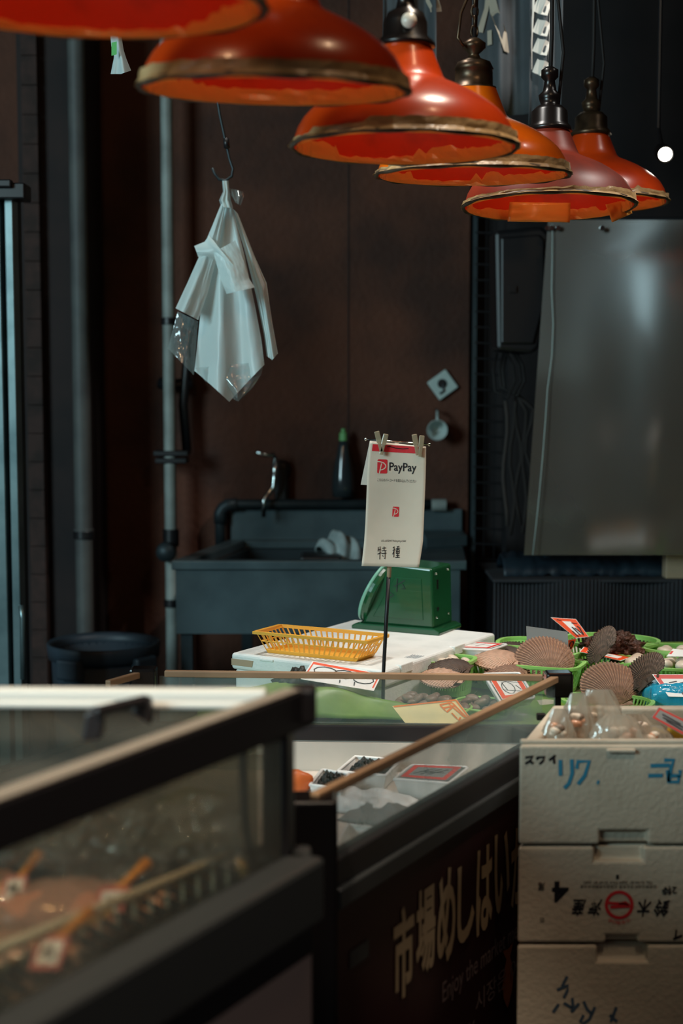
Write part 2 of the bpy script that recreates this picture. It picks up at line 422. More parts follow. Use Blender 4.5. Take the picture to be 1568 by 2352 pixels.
# sliding door frame at the left edge
t = thing('sliding_door', 'teal grey aluminium sliding door edge at the left side of the stall', 'door', (P(20, 1300, 3.7).x, 3.7, 0))
mb = MB()
for px, wd, dp in ((2, 0.030, 0.05), (36, 0.022, 0.06)):
    mb.box((P(px, 1000, 3.7).x, 3.7, 1.0), (wd, dp, 2.0))
mb.build('stile', 'alu', t, bevel=0.003)
MB().box((P(8, 1000, 3.74).x, 3.76, 1.0), (0.10, 0.03, 2.0)).build('door_panel', 'steel_dark', t)
mb = MB(); mb.box((P(15, 440, 3.66).x, 3.68, P(15, 440, 3.66).z), (0.10, 0.08, 0.04)); mb.box((P(5, 420, 3.66).x, 3.64, P(5, 425, 3.66).z), (0.06, 0.03, 0.02))
mb.build('roller_bracket', 'black_metal', t, bevel=0.004)
MB().tube([P(48, 1390, 3.64), P(52, 1420, 3.64), P(53, 1560, 3.64)], 0.008).build('pull_rod', 'alu', t, smooth=True)

# ================================================================== PIPES on the wall
def pipe(px, Y, r, m, label, bands, name='wall_pipe'):
    x = P(px, 900, Y).x
    t = thing(name, label, 'pipe', (x, Y, 0))
    MB().lathe([(r, 0), (r, 3.5)], 20, (x, Y, 0)).build('pipe_run', m, t, smooth=True)
    for (py, h, rr, mm, nm) in bands:
        z = P(px, py, Y).z; hh = h * Y / F
        MB().lathe([(r, z - hh / 2), (r * rr, z - hh / 2), (r * rr, z + hh / 2), (r, z + hh / 2)], 20, (x, Y, 0)).build(nm, mm, t, bevel=0.002)
    return t, x
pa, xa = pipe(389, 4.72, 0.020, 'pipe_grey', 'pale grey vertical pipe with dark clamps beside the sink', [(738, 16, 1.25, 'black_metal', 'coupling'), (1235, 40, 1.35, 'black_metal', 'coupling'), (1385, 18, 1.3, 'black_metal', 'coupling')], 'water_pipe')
zc = P(390, 1050, 4.7).z
mb = MB(); mb.box((xa + 0.005, 4.74, zc + 0.012), (0.115, 0.09, 0.018)); mb.box((xa + 0.005, 4.74, zc - 0.012), (0.105, 0.09, 0.018)); mb.build('clamp', 'black_metal', pa, bevel=0.004)
zv = P(385, 1265, 4.7).z
mb = MB(); mb.lathe([(0.0, -0.03), (0.03, -0.03), (0.034, 0), (0.03, 0.03), (0, 0.03)], 16, (xa - 0.01, 4.67, zv), Matrix.Rotation(pi / 2, 3, 'X')); mb.build('valve', 'steel_dark', pa, smooth=True)
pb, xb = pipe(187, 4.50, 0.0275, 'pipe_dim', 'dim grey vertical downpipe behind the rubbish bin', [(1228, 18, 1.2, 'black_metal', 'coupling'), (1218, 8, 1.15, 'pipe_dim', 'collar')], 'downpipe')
# dark hose loops beside the pale pipe
hx = P(425, 900, 4.74).x
mb = MB(); mb.tube([(hx, 4.78, P(420, 720, 4.78).z), (hx + 0.005, 4.77, P(420, 830, 4.78).z), (hx - 0.01, 4.77, P(420, 930, 4.78).z), (hx, 4.78, P(420, 1040, 4.78).z)], 0.016, 10)
mb.tube([(hx - 0.09, 4.79, P(370, 880, 4.78).z), (hx - 0.05, 4.775, P(370, 885, 4.78).z), (hx + 0.02, 4.78, P(430, 880, 4.78).z)], 0.02, 10)
tag(mb.build('conduit', 'black_metal', smooth=True), 'black conduit elbow running behind the pale grey pipe', 'conduit')

# ================================================================== SINK
SF, SB = 4.22, WY - 0.01
zr = P(395, 1288, SF).z; za = P(395, 1457, SF).z; zt = P(520, 1168, SB).z; zlow = P(395, 1310, SF).z
fl, fr = P(393, 1288, SF).x, P(1072, 1288, SF).x; bl, br = P(530, 1200, SB).x, P(1060, 1200, SB).x
t = thing('sink', 'wide grey stainless steel sink with splashback against the brown wall', 'sink', ((fl + fr) / 2, 4.5, 0))
mb = MB()
rimw = 0.05
ox = [Vector((fl, SF, 0)), Vector((fr, SF, 0)), Vector((br, SB, 0)), Vector((bl, SB, 0))]
cx = Vector(((fl + fr + bl + br) / 4, (SF + SB) / 2, 0))
inr = [ox[0] + Vector((0.06, 0.04, 0)), Vector((fr - 0.20, SF + 0.04, 0)), Vector((br - 0.17, SB - 0.05, 0)), ox[3] + Vector((0.05, -0.05, 0))]
for a in range(4):
    b = (a + 1) % 4
    mb.prism([ox[a][:2], ox[b][:2], inr[b][:2], inr[a][:2]], zlow, zr)
mb.build('rim', 'steel', t, bevel=0.004)
mb = MB()
ins = [v + (cx - v) * 0.06 for v in inr]
for a in range(4):
    b = (a + 1) % 4
    mb.prism([inr[a][:2], inr[b][:2], ins[b][:2], ins[a][:2]], za + 0.02, zlow)
mb.prism([p[:2] for p in inr], za, za + 0.02)
mb.build('basin', 'steel_dark', t)
MB().prism([(fl + 0.012, SF + 0.01), (fr - 0.02, SF + 0.01), (fr - 0.02, SF + 0.025), (fl + 0.012, SF + 0.025)], za, zlow).build('apron', 'steel', t)
MB().prism([(bl, SB - 0.02), (br, SB - 0.02), (br, SB), (bl, SB)], zr - 0.02, zt).build('splashback', 'steel', t, bevel=0.003)
mb = MB()
for q in ((fl + 0.04, SF + 0.05), (fr - 0.05, SF + 0.05), (bl + 0.06, SB - 0.1), (br - 0.06, SB - 0.1)):
    mb = MB(); mb.box((q[0], q[1], za / 2), (0.035, 0.035, za)); mb.build('leg', 'steel_dark', t)
MB().prism([(br - 0.14, SB - 0.30), (br, SB - 0.22), (br, SB - 0.05), (br - 0.14, SB - 0.05)], zr, zr + 0.035).build('drainboard', 'steel', t, bevel=0.003)
# towel in the sink
pt = P(785, 1278, 4.5)
def tw(u, v):
    a = pi * v; r = 0.058 * (1 + 0.15 * sin(6 * u * pi) + 0.1 * noise.noise((u * 5, v * 5, 1)))
    return Vector((pt.x + (u - 0.5) * 0.13 + 0.02 * sin(v * 7), pt.y - cos(a) * r * 1.2, zr - 0.06 + sin(a) * r * 1.9 * (0.45 + sin(pi * min(1, u * 0.9 + 0.1)) * 0.55)))
tag(MB().grid(tw, 24, 18).build('towel', 'towel', smooth=True, solid=0.006), 'crumpled pale grey cloth draped over the edge of the sink', 'cloth')
# dark pan in the sink
a = P(690, 1290, 4.45)
mb = MB(); mb.prism([(a.x, 4.36), (a.x + 0.13, 4.36), (a.x + 0.13, 4.5), (a.x, 4.5)], za + 0.02, zr - 0.004); tag(mb.build('wash_tub', 'black_plastic', bevel=0.01), 'dark tub standing in the steel sink beside the cloth', 'tub')
# drain pipe over the splashback
YP = WY - 0.055
a, b, c_ = P(505, 1262, YP), P(505, 1158, YP), P(1010, 1158, YP)
r = 0.017
t = thing('overflow_pipe', 'thick dark grey pipe with elbow running along the top of the splashback', 'pipe', (a.x, YP, a.z))
el = [a, b + Vector((0, 0, -0.04))] + [b + Vector((0.04 - 0.04 * cos(q), 0, -0.04 + 0.04 * sin(q))) for q in (0.4, 0.8, 1.2)] + [b + Vector((0.04, 0, 0)), c_]
MB().tube(el, r, 14).build('pipe_run', 'steel_dark', t, smooth=True)
MB().tube([b + Vector((0, 0, -0.065)), b + Vector((0, 0, -0.03))] + [b + Vector((0.04 - 0.04 * cos(q), 0, -0.04 + 0.04 * sin(q))) for q in (0.4, 0.8, 1.2)] + [b + Vector((0.06, 0, 0))], r * 1.25, 14).build('elbow', 'steel_dark', t, smooth=True)
MB().lathe([(r * 1.2, 0), (r * 1.2, 0.05)], 14, P(990, 1160, YP), Matrix.Rotation(pi / 2, 3, 'Y')).build('end_sleeve', 'pipe_grey', t)
# faucet
fb = P(645, 1100, WY - 0.05)
t = thing('faucet', 'chrome wall tap with lever handle above the steel sink', 'faucet', (fb.x, WY, fb.z))
mb = MB(); mb.lathe([(0.0, 0), (0.036, 0), (0.03, 0.03), (0.026, 0.05), (0, 0.05)], 20, (fb.x, WY, fb.z + 0.03), Matrix.Rotation(pi / 2, 3, 'X')); mb.box((fb.x, WY - 0.03, fb.z - 0.02), (0.045, 0.05, 0.13)); mb.build('mounting_block', 'black_metal', t, bevel=0.01)
v0 = P(632, 1050, WY - 0.10)
MB().tube([v0, P(631, 1085, WY - 0.1), P(628, 1120, WY - 0.1), P(612, 1138, WY - 0.11), P(606, 1150, WY - 0.115), P(605, 1188, WY - 0.12)], [0.009, 0.013, 0.009, 0.009, 0.008, 0.008], 12).build('spout', 'chrome', t, smooth=True)
MB().tube([v0 + Vector((0, 0.06, -0.03)), v0 + Vector((0, 0, -0.03))], 0.012).build('valve_neck', 'chrome', t, smooth=True)
MB().tube([P(632, 1055, WY - 0.1), P(628, 1044, WY - 0.11), P(610, 1046, WY - 0.12), P(588, 1038, WY - 0.13)], [0.008, 0.008, 0.006, 0.009], 10).build('lever', 'chrome', t, smooth=True)
# detergent bottle
bb = P(788, 1150, WY - 0.06); s = (WY - 0.06) / F
t = thing('detergent_bottle', 'dark squeeze bottle with green cap standing above the sink', 'bottle', (bb.x, bb.y, P(788, 1141, bb.y).z))
z0 = P(788, 1141, bb.y).z; hz = lambda py: P(788, py, bb.y).z
MB().lathe([(0, z0), (25 * s, z0), (27 * s, hz(1120)), (25 * s, hz(1090)), (17 * s, hz(1050)), (12 * s, hz(1025)), (9 * s, hz(1012)), (0, hz(1010))], 24, (bb.x, bb.y, 0)).build('bottle_body', 'bottle_dark', t, smooth=True)
MB().lathe([(0, hz(1012)), (9.5 * s, hz(1012)), (9 * s, hz(995)), (5 * s, hz(992)), (5 * s, hz(985)), (0, hz(984))], 20, (bb.x, bb.y, 0)).build('cap', 'cap_green', t)
# white tile and mug on the wall
tc = P(1016, 884, WY - 0.012); R = Matrix.Rotation(radians(-36), 3, 'Y')
t = thing('soap_tile', 'square white tile hung at a tilt on the brown wall', 'tile', tc)
MB().box(tc, (0.078, 0.018, 0.075), R).build('plate', 'tile_white', t, bevel=0.004)
mb = MB(); mb.lathe([(0.0, 0.0), (0.016, 0.0), (0.016, 0.003), (0, 0.003)], 16, tc + Vector((-0.002, -0.009, 0.004)), Matrix.Rotation(pi / 2, 3, 'X')); mb.tube([tc + Vector((0, -0.012, 0)), tc + Vector((0.004, -0.013, -0.02)), tc + Vector((-0.01, -0.012, -0.03))], 0.004)
mb.build('hook_hole', 'black_metal', t)
mc = P(1004, 988, WY - 0.10); R = Matrix.Rotation(radians(82), 3, 'X') @ Matrix.Rotation(0, 3, 'Z'); s = (WY - 0.1) / F
t = thing('hanging_mug', 'small pale mug hung by its handle with its mouth facing out', 'mug', mc)
MB().lathe([(0, 0.06), (17 * s, 0.06), (24 * s, 0.0), (22.5 * s, 0.0), (16 * s, 0.057), (0, 0.056)], 28, mc, Matrix.Rotation(radians(-82), 3, 'X')).build('cup', 'mug_white', t, smooth=True)
MB().tube([P(1004, 966, mc.y), P(1004, 957, mc.y + 0.01), P(1004, 946, mc.y + 0.03), P(1004, 944, mc.y + 0.06)], 0.005).build('handle', 'mug_white', t, smooth=True)
MB().tube([(mc.x, WY, P(1004, 942, mc.y).z), (mc.x, WY - 0.06, P(1004, 945, mc.y).z), (mc.x, WY - 0.06, P(1004, 938, mc.y).z)], 0.002).build('nail', 'black_metal', t)
# rubbish bin
rc = P(238, 1472, 4.18); s = 4.18 / F; R0 = 128 * s
t = thing('rubbish_bin', 'dark blue round rubbish bin standing below the grey pipes', 'bin', (rc.x, rc.y, 0))
MB().lathe([(0, 0), (R0 * 0.78, 0), (R0 * 0.94, rc.z - 0.03), (R0 * 0.90, rc.z - 0.03), (R0 * 0.74, 0.02), (0, 0.02)], 40, (rc.x, rc.y, 0)).build('bin_body', 'bucket_blue', t, smooth=True)
MB().lathe([(R0 * 0.90, rc.z - 0.045), (R0 * 1.0, rc.z - 0.045), (R0 * 1.02, rc.z - 0.005), (R0, rc.z), (R0 * 0.9, rc.z - 0.01)], 48, (rc.x, rc.y, 0), close=True).build('rim', 'bucket_blue', t, smooth=True)
for a in (radians(243), radians(325)):
    v = Vector((cos(a), sin(a), 0)); R = Matrix.Rotation(a, 3, 'Z')
    mb = MB(); mb.box(Vector((rc.x, rc.y, rc.z - 0.06)) + v * R0 * 0.99, (0.03, 0.085, 0.06), R); mb.build('handle', 'bucket_blue', t, bevel=0.008)

# ================================================================== RIGHT BACKGROUND
YR = 4.66
mb = MB(); xa_, xb_ = P(1088, 900, YR).x, P(1160, 900, YR).x
t = thing('wire_rack', 'tall black wire grid rack standing at the edge of the wall', 'rack', ((xa_ + xb_) / 2, YR, 0))
for x in (xa_, xb_):
    mb = MB(); mb.box((x, YR, 1.1), (0.014, 0.014, 2.2)); mb.build('upright', 'steel_dark' if x == xa_ else 'black_metal', t)
mb = MB()
for k in range(42):
    mb.tube([(xa_, YR - 0.006, 0.08 + k * 0.0505), (xb_, YR - 0.006, 0.075 + k * 0.0505)], 0.0035, 6)
for q in (0.35, 0.68): mb.tube([(xa_ + (xb_ - xa_) * q, YR, 0.05), (xa_ + (xb_ - xa_) * q, YR, 2.2)], 0.002, 6)
mb.build('wire_grid', 'black_metal', t)
# black box with a slanted lower corner
YB = 4.3
pts = [(1135, 530), (1245, 520), (1262, 535), (1266, 610), (1266, 700), (1238, 800), (1222, 813), (1140, 805)]
t = thing('junction_box', 'large black plastic box hung high in front of the wire rack', 'box', (P(1200, 810, YB).x, YB, P(1200, 810, YB).z))
MB().extr([P(*q, YB) for q in pts], (0, 0.16, 0)).build('casing', 'black_plastic', t, bevel=0.012)
MB().extr([P(*q, YB - 0.012) for q in [(1150, 545), (1238, 538), (1250, 550), (1252, 690), (1226, 790), (1150, 790)]], (0, 0.014, 0)).build('cover', 'black_plastic', t, bevel=0.006)
MB().box(P(1177, 664, YB - 0.016), (0.02, 0.01, 0.02)).build('latch', 'black_metal', t)
# cables
mb = MB()
for (dx, dz, rr) in ((0, 0, 0.004), (8, 14, 0.005), (-14, 30, 0.004)):
    loop = [P(1178 + dx, 812, YB + 0.05), P(1192 + dx, 840, YB + 0.02), P(1196 + dx, 875, YB), P(1180 + dx, 905 + dz * 0.3, YB), P(1150 + dx, 890 + dz * 0.3, YB + 0.02), P(1146 + dx, 850, YB + 0.03), P(1155 + dx, 812, YB + 0.06)]
    mb.tube(loop, rr, 8)
tag(mb.build('cable_coil', 'cord', smooth=True), 'black cable coiled in loops below the black box', 'cable')
mb = MB()
for px, w1, e in ((1176, 6, 1230), (1190, -8, 1205), (1204, 5, 1225), (1215, 10, 1170)):
    mb.tube([P(1185, 905, YB + 0.03)] + [P(px + w1 * sin(k * 1.3), 905 + (e - 905) * k / 8, YB + 0.05) for k in range(1, 9)], 0.006, 7)
tag(mb.build('rope_bundle', 'rope', smooth=True), 'bundle of dark ropes hanging down from the black cable coil', 'rope')
tag(MB().tube([P(1160 + 5 * sin(k), 920 + k * 36, YB + 0.06) for k in range(9)], 0.006, 7).build('loose_rope', 'rope_grey', smooth=True), 'single grey rope hanging left of the dark rope bundle', 'rope')

# clear plastic curtain
YC = 4.05
def cur(u, v):
    px = 1203 + u * 620; py = 505 + v * 770
    wob = 0.0025 * sin(u * 7 + v * 0.6) + 0.0010 * sin(u * 23) * v + 0.004 * noise.noise((u * 2, v * 2, 0))
    r_ = ray(px + (1 - v) * 55 * (1 - u), py); TG = 0.364       # the sheet hangs at an angle, its right edge nearer
    Y = (4.15 + 0.5 * TG) / (1 + TG * r_.x / r_.y) + wob
    return P(px + (1 - v) * 55 * (1 - u), py, Y)
t = thing('plastic_curtain', 'tall cloudy clear plastic curtain hanging at the right of the stall', 'curtain', P(1420, 1280, YC))
MB().grid(cur, 60, 30).build('sheet', 'curtain', t, smooth=True)
mb = MB(); mb.tube([P(1272 - 4 * (k / 10) ** 0 + (6 if 2 < k < 5 else 0) - 0.45 * k * k, 515 + k * 76, 4.10) for k in range(11)], 0.0013, 6); mb.build('seam', 'tile_white', t, smooth=True)
mb = MB(); mb.tube([P(1250, 505, 4.16), cur(1, 0)], 0.008); mb.build('rail', 'black_metal', t)
for px in (1256, 1266, 1281, 1382):
    MB().lathe([(0, -0.006), (0.007, -0.006), (0.007, 0.006), (0, 0.006)], 12, P(px, 524, 4.10 - (px - 1266) * 0.0005), Matrix.Rotation(pi / 2, 3, 'X')).build('eyelet', 'chrome', t)
# dark strip and cloth covered counter behind the shellfish table
YK = 4.1
z1 = P(1300, 1330, YK).z
t = thing('covered_counter', 'low counter under a ribbed dark cloth behind the shellfish table', 'counter', (P(1350, 1400, YK).x, YK + 0.2, 0))
xk0, xk1 = P(1130, 1400, YK).x, P(1720, 1400, YK).x
def ck(u, v): return Vector((xk0 + (xk1 - xk0) * u, YK + 0.004 * sin(u * 420) + 0.02 * sin(u * 14), z1 * (1 - v)))
MB().grid(ck, 400, 4).build('cloth', 'cloth_dark', t, smooth=True)
MB().prism([(xk0 + 0.01, YK + 0.04), (xk1, YK + 0.04), (xk1, YK + 0.40), (xk0 + 0.01, YK + 0.40)], 0, z1 - 0.01).build('body', 'black_metal', t)
MB().prism([(xk0, YK - 0.01), (xk1, YK - 0.01), (xk1, YK + 0.40), (xk0, YK + 0.40)], z1 - 0.01, z1).build('counter_top', 'cloth_dark', t, bevel=0.004)
zb = P(1300, 1275, YK + 0.1).z
def fo(u, v):
    h = sin(pi * min(1, v)) ** 0.6
    return Vector((xk0 + 0.04 + (xk1 - xk0 - 0.08) * u, YK + 0.06 + v * 0.2, z1 + 0.002 + (zb - z1) * h * (0.85 + 0.25 * noise.noise((u * 7, v * 2, 4))) + 0.012 * noise.noise((u * 28, v * 12, 1))))
tag(MB().grid(fo, 70, 12).build('folded_tarpaulin', 'blue_dark', smooth=True, solid=0.003), 'dark blue folded tarpaulin lying along the top of the covered counter', 'tarpaulin')
a = P(1556, 1250, YK - 0.05)
tag(MB().box((a.x + 0.02, YK + 0.03, (a.z + z1) / 2), (0.08, 0.05, a.z - z1)).build('carton', 'foam_tape', bevel=0.003), 'small tan carton at the right end of the covered counter', 'box')

# hanging banners with brush lettering, upper right
def banner(px0, px1, py1, Y, label, m, amp=0.02):
    a, b = P(px0, 100, Y).x, P(px1, 100, Y).x; zb = P((px0 + px1) / 2, py1, Y).z
    S = lambda u, v: Vector((a + (b - a) * u, Y + amp * sin(u * 11) + amp * 0.4 * sin(u * 23 + v * 3), zb + (2.95 - zb) * v))
    o = thing('hanging_banner', label, 'banner', ((a + b) / 2, Y, zb))
    MB().grid(S, 30, 8).build('cloth', m, o, smooth=True, solid=0.002)
    MB().tube([(a, Y, 2.95), (b, Y, 2.95)], 0.008).build('rod', 'black_metal', o)
    return o, S, b - a, 2.95 - zb
YN = 3.75
v_of = lambda S, py, px, Y, h: (P(px, py, Y).z - P(px, 260, Y).z) / h
t, S, W, H = banner(880, 1000, 250, YN, 'dark grey cloth banner behind the third orange lamp', 'banner')
mb = MB(); f = lambda py: (P(960, py, YN).z - P(960, 250, YN).z) / H
stroke(mb, [(0.88, f(-60)), (0.92, f(0)), (0.99, f(22)), (1.0, f(30))], 0.022, S, W, H, 0.004); mb.build('lettering', 'banner_char', t)
t, S, W, H = banner(1085, 1224, 262, YN + 0.05, 'dark grey cloth banner with brushed letters behind the fourth lamp', 'banner')
f = lambda py: (P(1150, py, YN + 0.05).z - P(1150, 262, YN + 0.05).z) / H; g = lambda px: (px - 1085) / 139.0
mb = MB()
for st, wd in (([(g(1126), f(-40)), (g(1118), f(20)), (g(1103), f(72))], 0.016), ([(g(1128), f(-20)), (g(1136), f(30)), (g(1150), f(80)), (g(1158), f(122))], 0.016), ([(g(1126), f(70)), (g(1127), f(104))], 0.014)):
    stroke(mb, st, wd, S, W, H, 0.006)
mb.build('lettering', 'banner_char', t)
t, S, W, H = banner(1216, 1290, 286, YN - 0.12, 'narrow cloth banner with a bright white block letter near the ceiling', 'banner', 0.006)
f = lambda py: (P(1250, py, YN - 0.12).z - P(1250, 286, YN - 0.12).z) / H
mb = MB()
stroke(mb, [(0.06, f(160)), (0.04, f(100)), (0.1, f(0)), (0.08, f(-60))], 0.008, S, W, H, 0.006)
stroke(mb, [(0.62, f(195)), (0.60, f(120)), (0.62, f(0)), (0.62, f(-60))], 0.010, S, W, H, 0.006)
for py in (20, 68, 112, 160, -30): stroke(mb, [(0.16, f(py - 10)), (0.56, f(py + 4))], 0.034, S, W, H, 0.006)
mb.build('lettering', 'banner_white', t)
# small ceiling spotlight
sp = P(1528, 355, 3.6)
t = thing('spotlight', 'small bright spotlight under the dark ceiling at the right', 'spotlight', sp)
Rz = (Vector((0.55, 1.0, 1.4)) - sp).to_track_quat('-Z', 'Y').to_matrix()
MB().lathe([(0.0, 0.085), (0.020, 0.085), (0.022, 0.0), (0.019, 0.0), (0.016, 0.06), (0, 0.06)], 24, sp, Rz).build('housing', 'black_metal', t, smooth=True)
MB().lathe([(0.0, 0.008), (0.017, 0.008)], 24, sp, Rz).build('lens', 'spot_glow', t)
MB().tube([sp + Rz @ Vector((0, 0, 0.06)), sp + Vector((0.0, 0.09, 0.08)), Vector((sp.x, sp.y + 0.09, 3.5))], 0.006).build('arm', 'black_metal', t)

# ================================================================== PENDANT LAMPS
R_L = 0.18
prof = [(1.0, 0.0), (0.987, 0.055), (0.955, 0.15), (0.905, 0.235), (0.85, 0.295), (0.79, 0.345), (0.72, 0.395), (0.63, 0.45), (0.53, 0.50), (0.44, 0.54), (0.378, 0.568), (0.345, 0.60), (0.315, 0.67), (0.27, 0.78), (0.235, 0.87)]
def lamp(c, label, enamel, capm, kind, tilt=0.0, seed=1, R0=R_L, nod=0.0):
    rnd = random.Random(seed)
    t = thing('pendant_lamp', label, 'lamp', c, 0, 'orange enamel lamps hung in a row over the stall')
    t.rotation_euler = (radians(nod), tilt, 0)
    mb = MB(); mb.lathe([(r * R0, z * R0) for r, z in prof], 64); sh_ = mb.build('shade', enamel, t, smooth=True, local=True)
    mb = MB(); mb.lathe([(r * R0 - 0.003, z * R0 - 0.001) for r, z in prof], 64)
    mb.build('shade_lining', 'enamel_in', sh_, smooth=True, local=True)
    mb = MB(); n = 72
    mb.tube([(R0 * 1.005 * cos(2 * pi * k / n), R0 * 1.005 * sin(2 * pi * k / n), 0.0015 * sin(k * 0.9 + seed)) for k in range(n)], 0.0042, 8, closed=True); mb.build('rim', 'rim_iron', sh_, smooth=True, local=True)
    # crinkled tape stuck along the outside and inside of the rim
    tops = []; cur = 0.013
    for k in range(97):
        if rnd.random() < 0.13: cur = rnd.uniform(0.006, 0.020)
        tops.append(cur + rnd.uniform(-0.0012, 0.0012))
    def ot(u, v):
        k = int(u * 96 + 0.5) % 96; a = 2 * pi * u; z = v * tops[k]
        r = R0 * (1.0 - 0.0000) - z * 0.13 + 0.0028 + 0.0016 * noise.noise((u * 60, v * 2, seed)) + 0.0012 * sin(u * 140)
        if v == 0: r += 0.004
        return Vector((r * cos(a), r * sin(a), z))
    MB().grid(ot, 96, 3).build('outer_tape', 'tape', sh_, local=True)
    tops2 = []; cur = 0.02
    for k in range(97):
        if rnd.random() < 0.16: cur = rnd.uniform(0.009, 0.030)
        tops2.append(cur + rnd.uniform(-0.002, 0.002))
    def it(u, v):
        k = int(u * 96 + 0.5) % 96; a = 2 * pi * u; z = -0.004 + v * tops2[k]
        r = R0 - 0.005 - z * 0.13 - 0.002 - 0.0014 * noise.noise((u * 50, v * 2, seed + 4)) * 2
        return Vector((r * cos(a), r * sin(a), z))
    MB().grid(it, 96, 3).build('inner_tape', 'tape_orange', sh_, local=True)
    zt = 0.87 * R0
    if kind == 0:
        q = [(0.235, 0.86), (0.27, 0.87), (0.265, 0.90), (0.20, 0.96), (0.195, 1.08), (0.16, 1.16), (0.09, 1.20), (0.07, 1.28), (0.10, 1.31), (0.06, 1.36), (0, 1.36)]
        mb = MB(); mb.lathe([(r * R0, z * R0) for r, z in q], 32); sk_ = mb.build('socket_cap', 'bakelite', t, smooth=True, local=True)
        mb = MB(); mb.lathe([(0, 0), (0.012, 0), (0.012, 0.004), (0, 0.005)], 20, (0.004, -0.195 * R0 - 0.001, 1.05 * R0), Matrix.Rotation(pi / 2, 3, 'X')); mb.build('switch_button', 'porcelain', sk_, smooth=True, local=True)
        mb = MB(); z = 1.36 * R0
        mb.tube([(-0.036, 0, z + 0.005), (-0.03, 0, z + 0.014), (-0.012, 0, z + 0.012), (0.012, 0, z + 0.012), (0.03, 0, z + 0.014), (0.036, 0, z + 0.004)], [0.006, 0.009, 0.007, 0.007, 0.009, 0.006], 10); mb.build('wing_nut', 'bakelite', sk_, smooth=True, local=True)
    elif kind == 1:
        q = [(0.235, 0.86), (0.235, 0.885), (0.20, 0.89), (0.195, 1.06), (0.205, 1.07), (0.17, 1.14), (0.07, 1.18), (0.05, 1.22), (0.12, 1.28), (0.12, 1.33), (0.05, 1.38), (0, 1.39)]
        mb = MB(); mb.lathe([(r * R0, z * R0) for r, z in q], 32); sk_ = mb.build('socket_cap', capm, t, smooth=True, local=True)
        mb = MB(); z = 1.38 * R0
        for k in range(5):
            a = k * pi / 2; cz = z + 0.012 + k * 0.018
            mb.tube([(0.006 * cos(q) * cos(a), 0.006 * cos(q) * sin(a), cz + 0.011 * sin(q)) for q in [2 * pi * i / 12 for i in range(12)]], 0.0022, 6, closed=True)
        mb.build('chain', 'bronze', sk_, smooth=True, local=True)
        mb = MB(); mb.tube([(-0.02, -0.02, 1.28 * R0), (-0.032, -0.02, 1.36 * R0), (-0.026, -0.01, 1.62 * R0), (-0.008, 0, 1.85 * R0), (0, 0, 1.95 * R0)], 0.003, 6); mb.build('side_wire', 'bronze', sk_, smooth=True, local=True)
    else:
        q = [(0.235, 0.86), (0.27, 0.87), (0.25, 0.92), (0.215, 0.96), (0.21, 1.10), (0.15, 1.16), (0.10, 1.18), (0.12, 1.24), (0.13, 1.29), (0.08, 1.34), (0.06, 1.46), (0.10, 1.5), (0.10, 1.58), (0.04, 1.62), (0, 1.62)]
        mb = MB(); mb.lathe([(r * R0, z * R0) for r, z in q], 32); sk_ = mb.build('socket_cap', capm, t, smooth=True, local=True)
    zc = 3.5 - c[2]
    mb = MB(); mb.tube([(0, 0, 1.34 * R0), (0.004, 0.002, 2.0 * R0), (0.002, 0, zc * 0.6), (0, 0, zc)], 0.0045, 8); mb.build('cord', 'cord', t, smooth=True, local=True)
    if kind == 2:
        mb = MB(); mb.tube([(0.02, 0.01, 1.2 * R0), (0.03, 0.01, 1.8 * R0), (0.012, 0, 2.6 * R0), (0.004, 0, 3.0 * R0)], 0.0035, 6); mb.build('side_wire', 'cord', sk_, smooth=True, local=True)
    mb = MB(); mb.blob((0, 0, 0.50 * R0), (0.030, 0.030, 0.042), 3); mb.build('bulb', 'bulb_glow', t, smooth=True, local=True)
    return t
lamp(P(228, 17, 1.6), 'nearest orange enamel lamp, cut off by the top of the picture', 'enamel_c', 'bakelite', 0, 0.0, 3, nod=4)
lamp(P(630, 206, 1.96), 'second orange enamel lamp in the row, above the hanging plastic bags', 'enamel', 'bakelite', 0, radians(1.0), 5, nod=5.5)
lamp(P(928, 338, 2.33), 'third orange enamel lamp, with a round white button on its black socket', 'enamel', 'bakelite', 0, radians(0.3), 8, nod=1)
lamp(P(1085, 402, 2.72), 'fourth lamp, bright orange with a bronze socket and chain', 'enamel_b', 'bronze', 1, 0.0, 11, nod=2.6)
l5 = lamp(P(1260, 474, 3.06), 'fifth lamp, dusty brownish red with wide orange tape patches under its rim', 'enamel_c', 'bakelite', 2, 0.0, 14, nod=-2.2)
lamp(P(1354, 466, 3.42), 'last and farthest orange red lamp, half hidden behind the dusty fifth lamp', 'enamel', 'bronze', 2, 0.0, 17)
c5 = l5.location
for a0, a1, z0, z1 in ((-1.83, -1.06, -0.046, 0.0), (-0.62, -0.25, -0.04, 0.012)):
    # strips of tape hanging below the far / right side of the rim
    fx = lambda u: a0 + (a1 - a0) * u
for (pts, nm) in (([(1170, 464), (1310, 466), (1308, 511), (1165, 509)], 'tape_patch'), ([(1390, 470), (1440, 458), (1452, 490), (1405, 511)], 'tape_patch')):
    yy = c5.y + (0.12 if nm and pts[0][0] < 1200 else 0.05)
    S = quadmap(P(*pts[3], yy), P(*pts[2], yy), P(*pts[1], yy), P(*pts[0], yy))
    mb = MB(); mb.grid(lambda u, v: S(u, v) + Vector((0, 0.004 * noise.noise((u * 6, v * 4, pts[0][0])), 0)), 14, 8)
    mb.build(nm, 'tape_orange', l5, smooth=True, solid=0.0006)

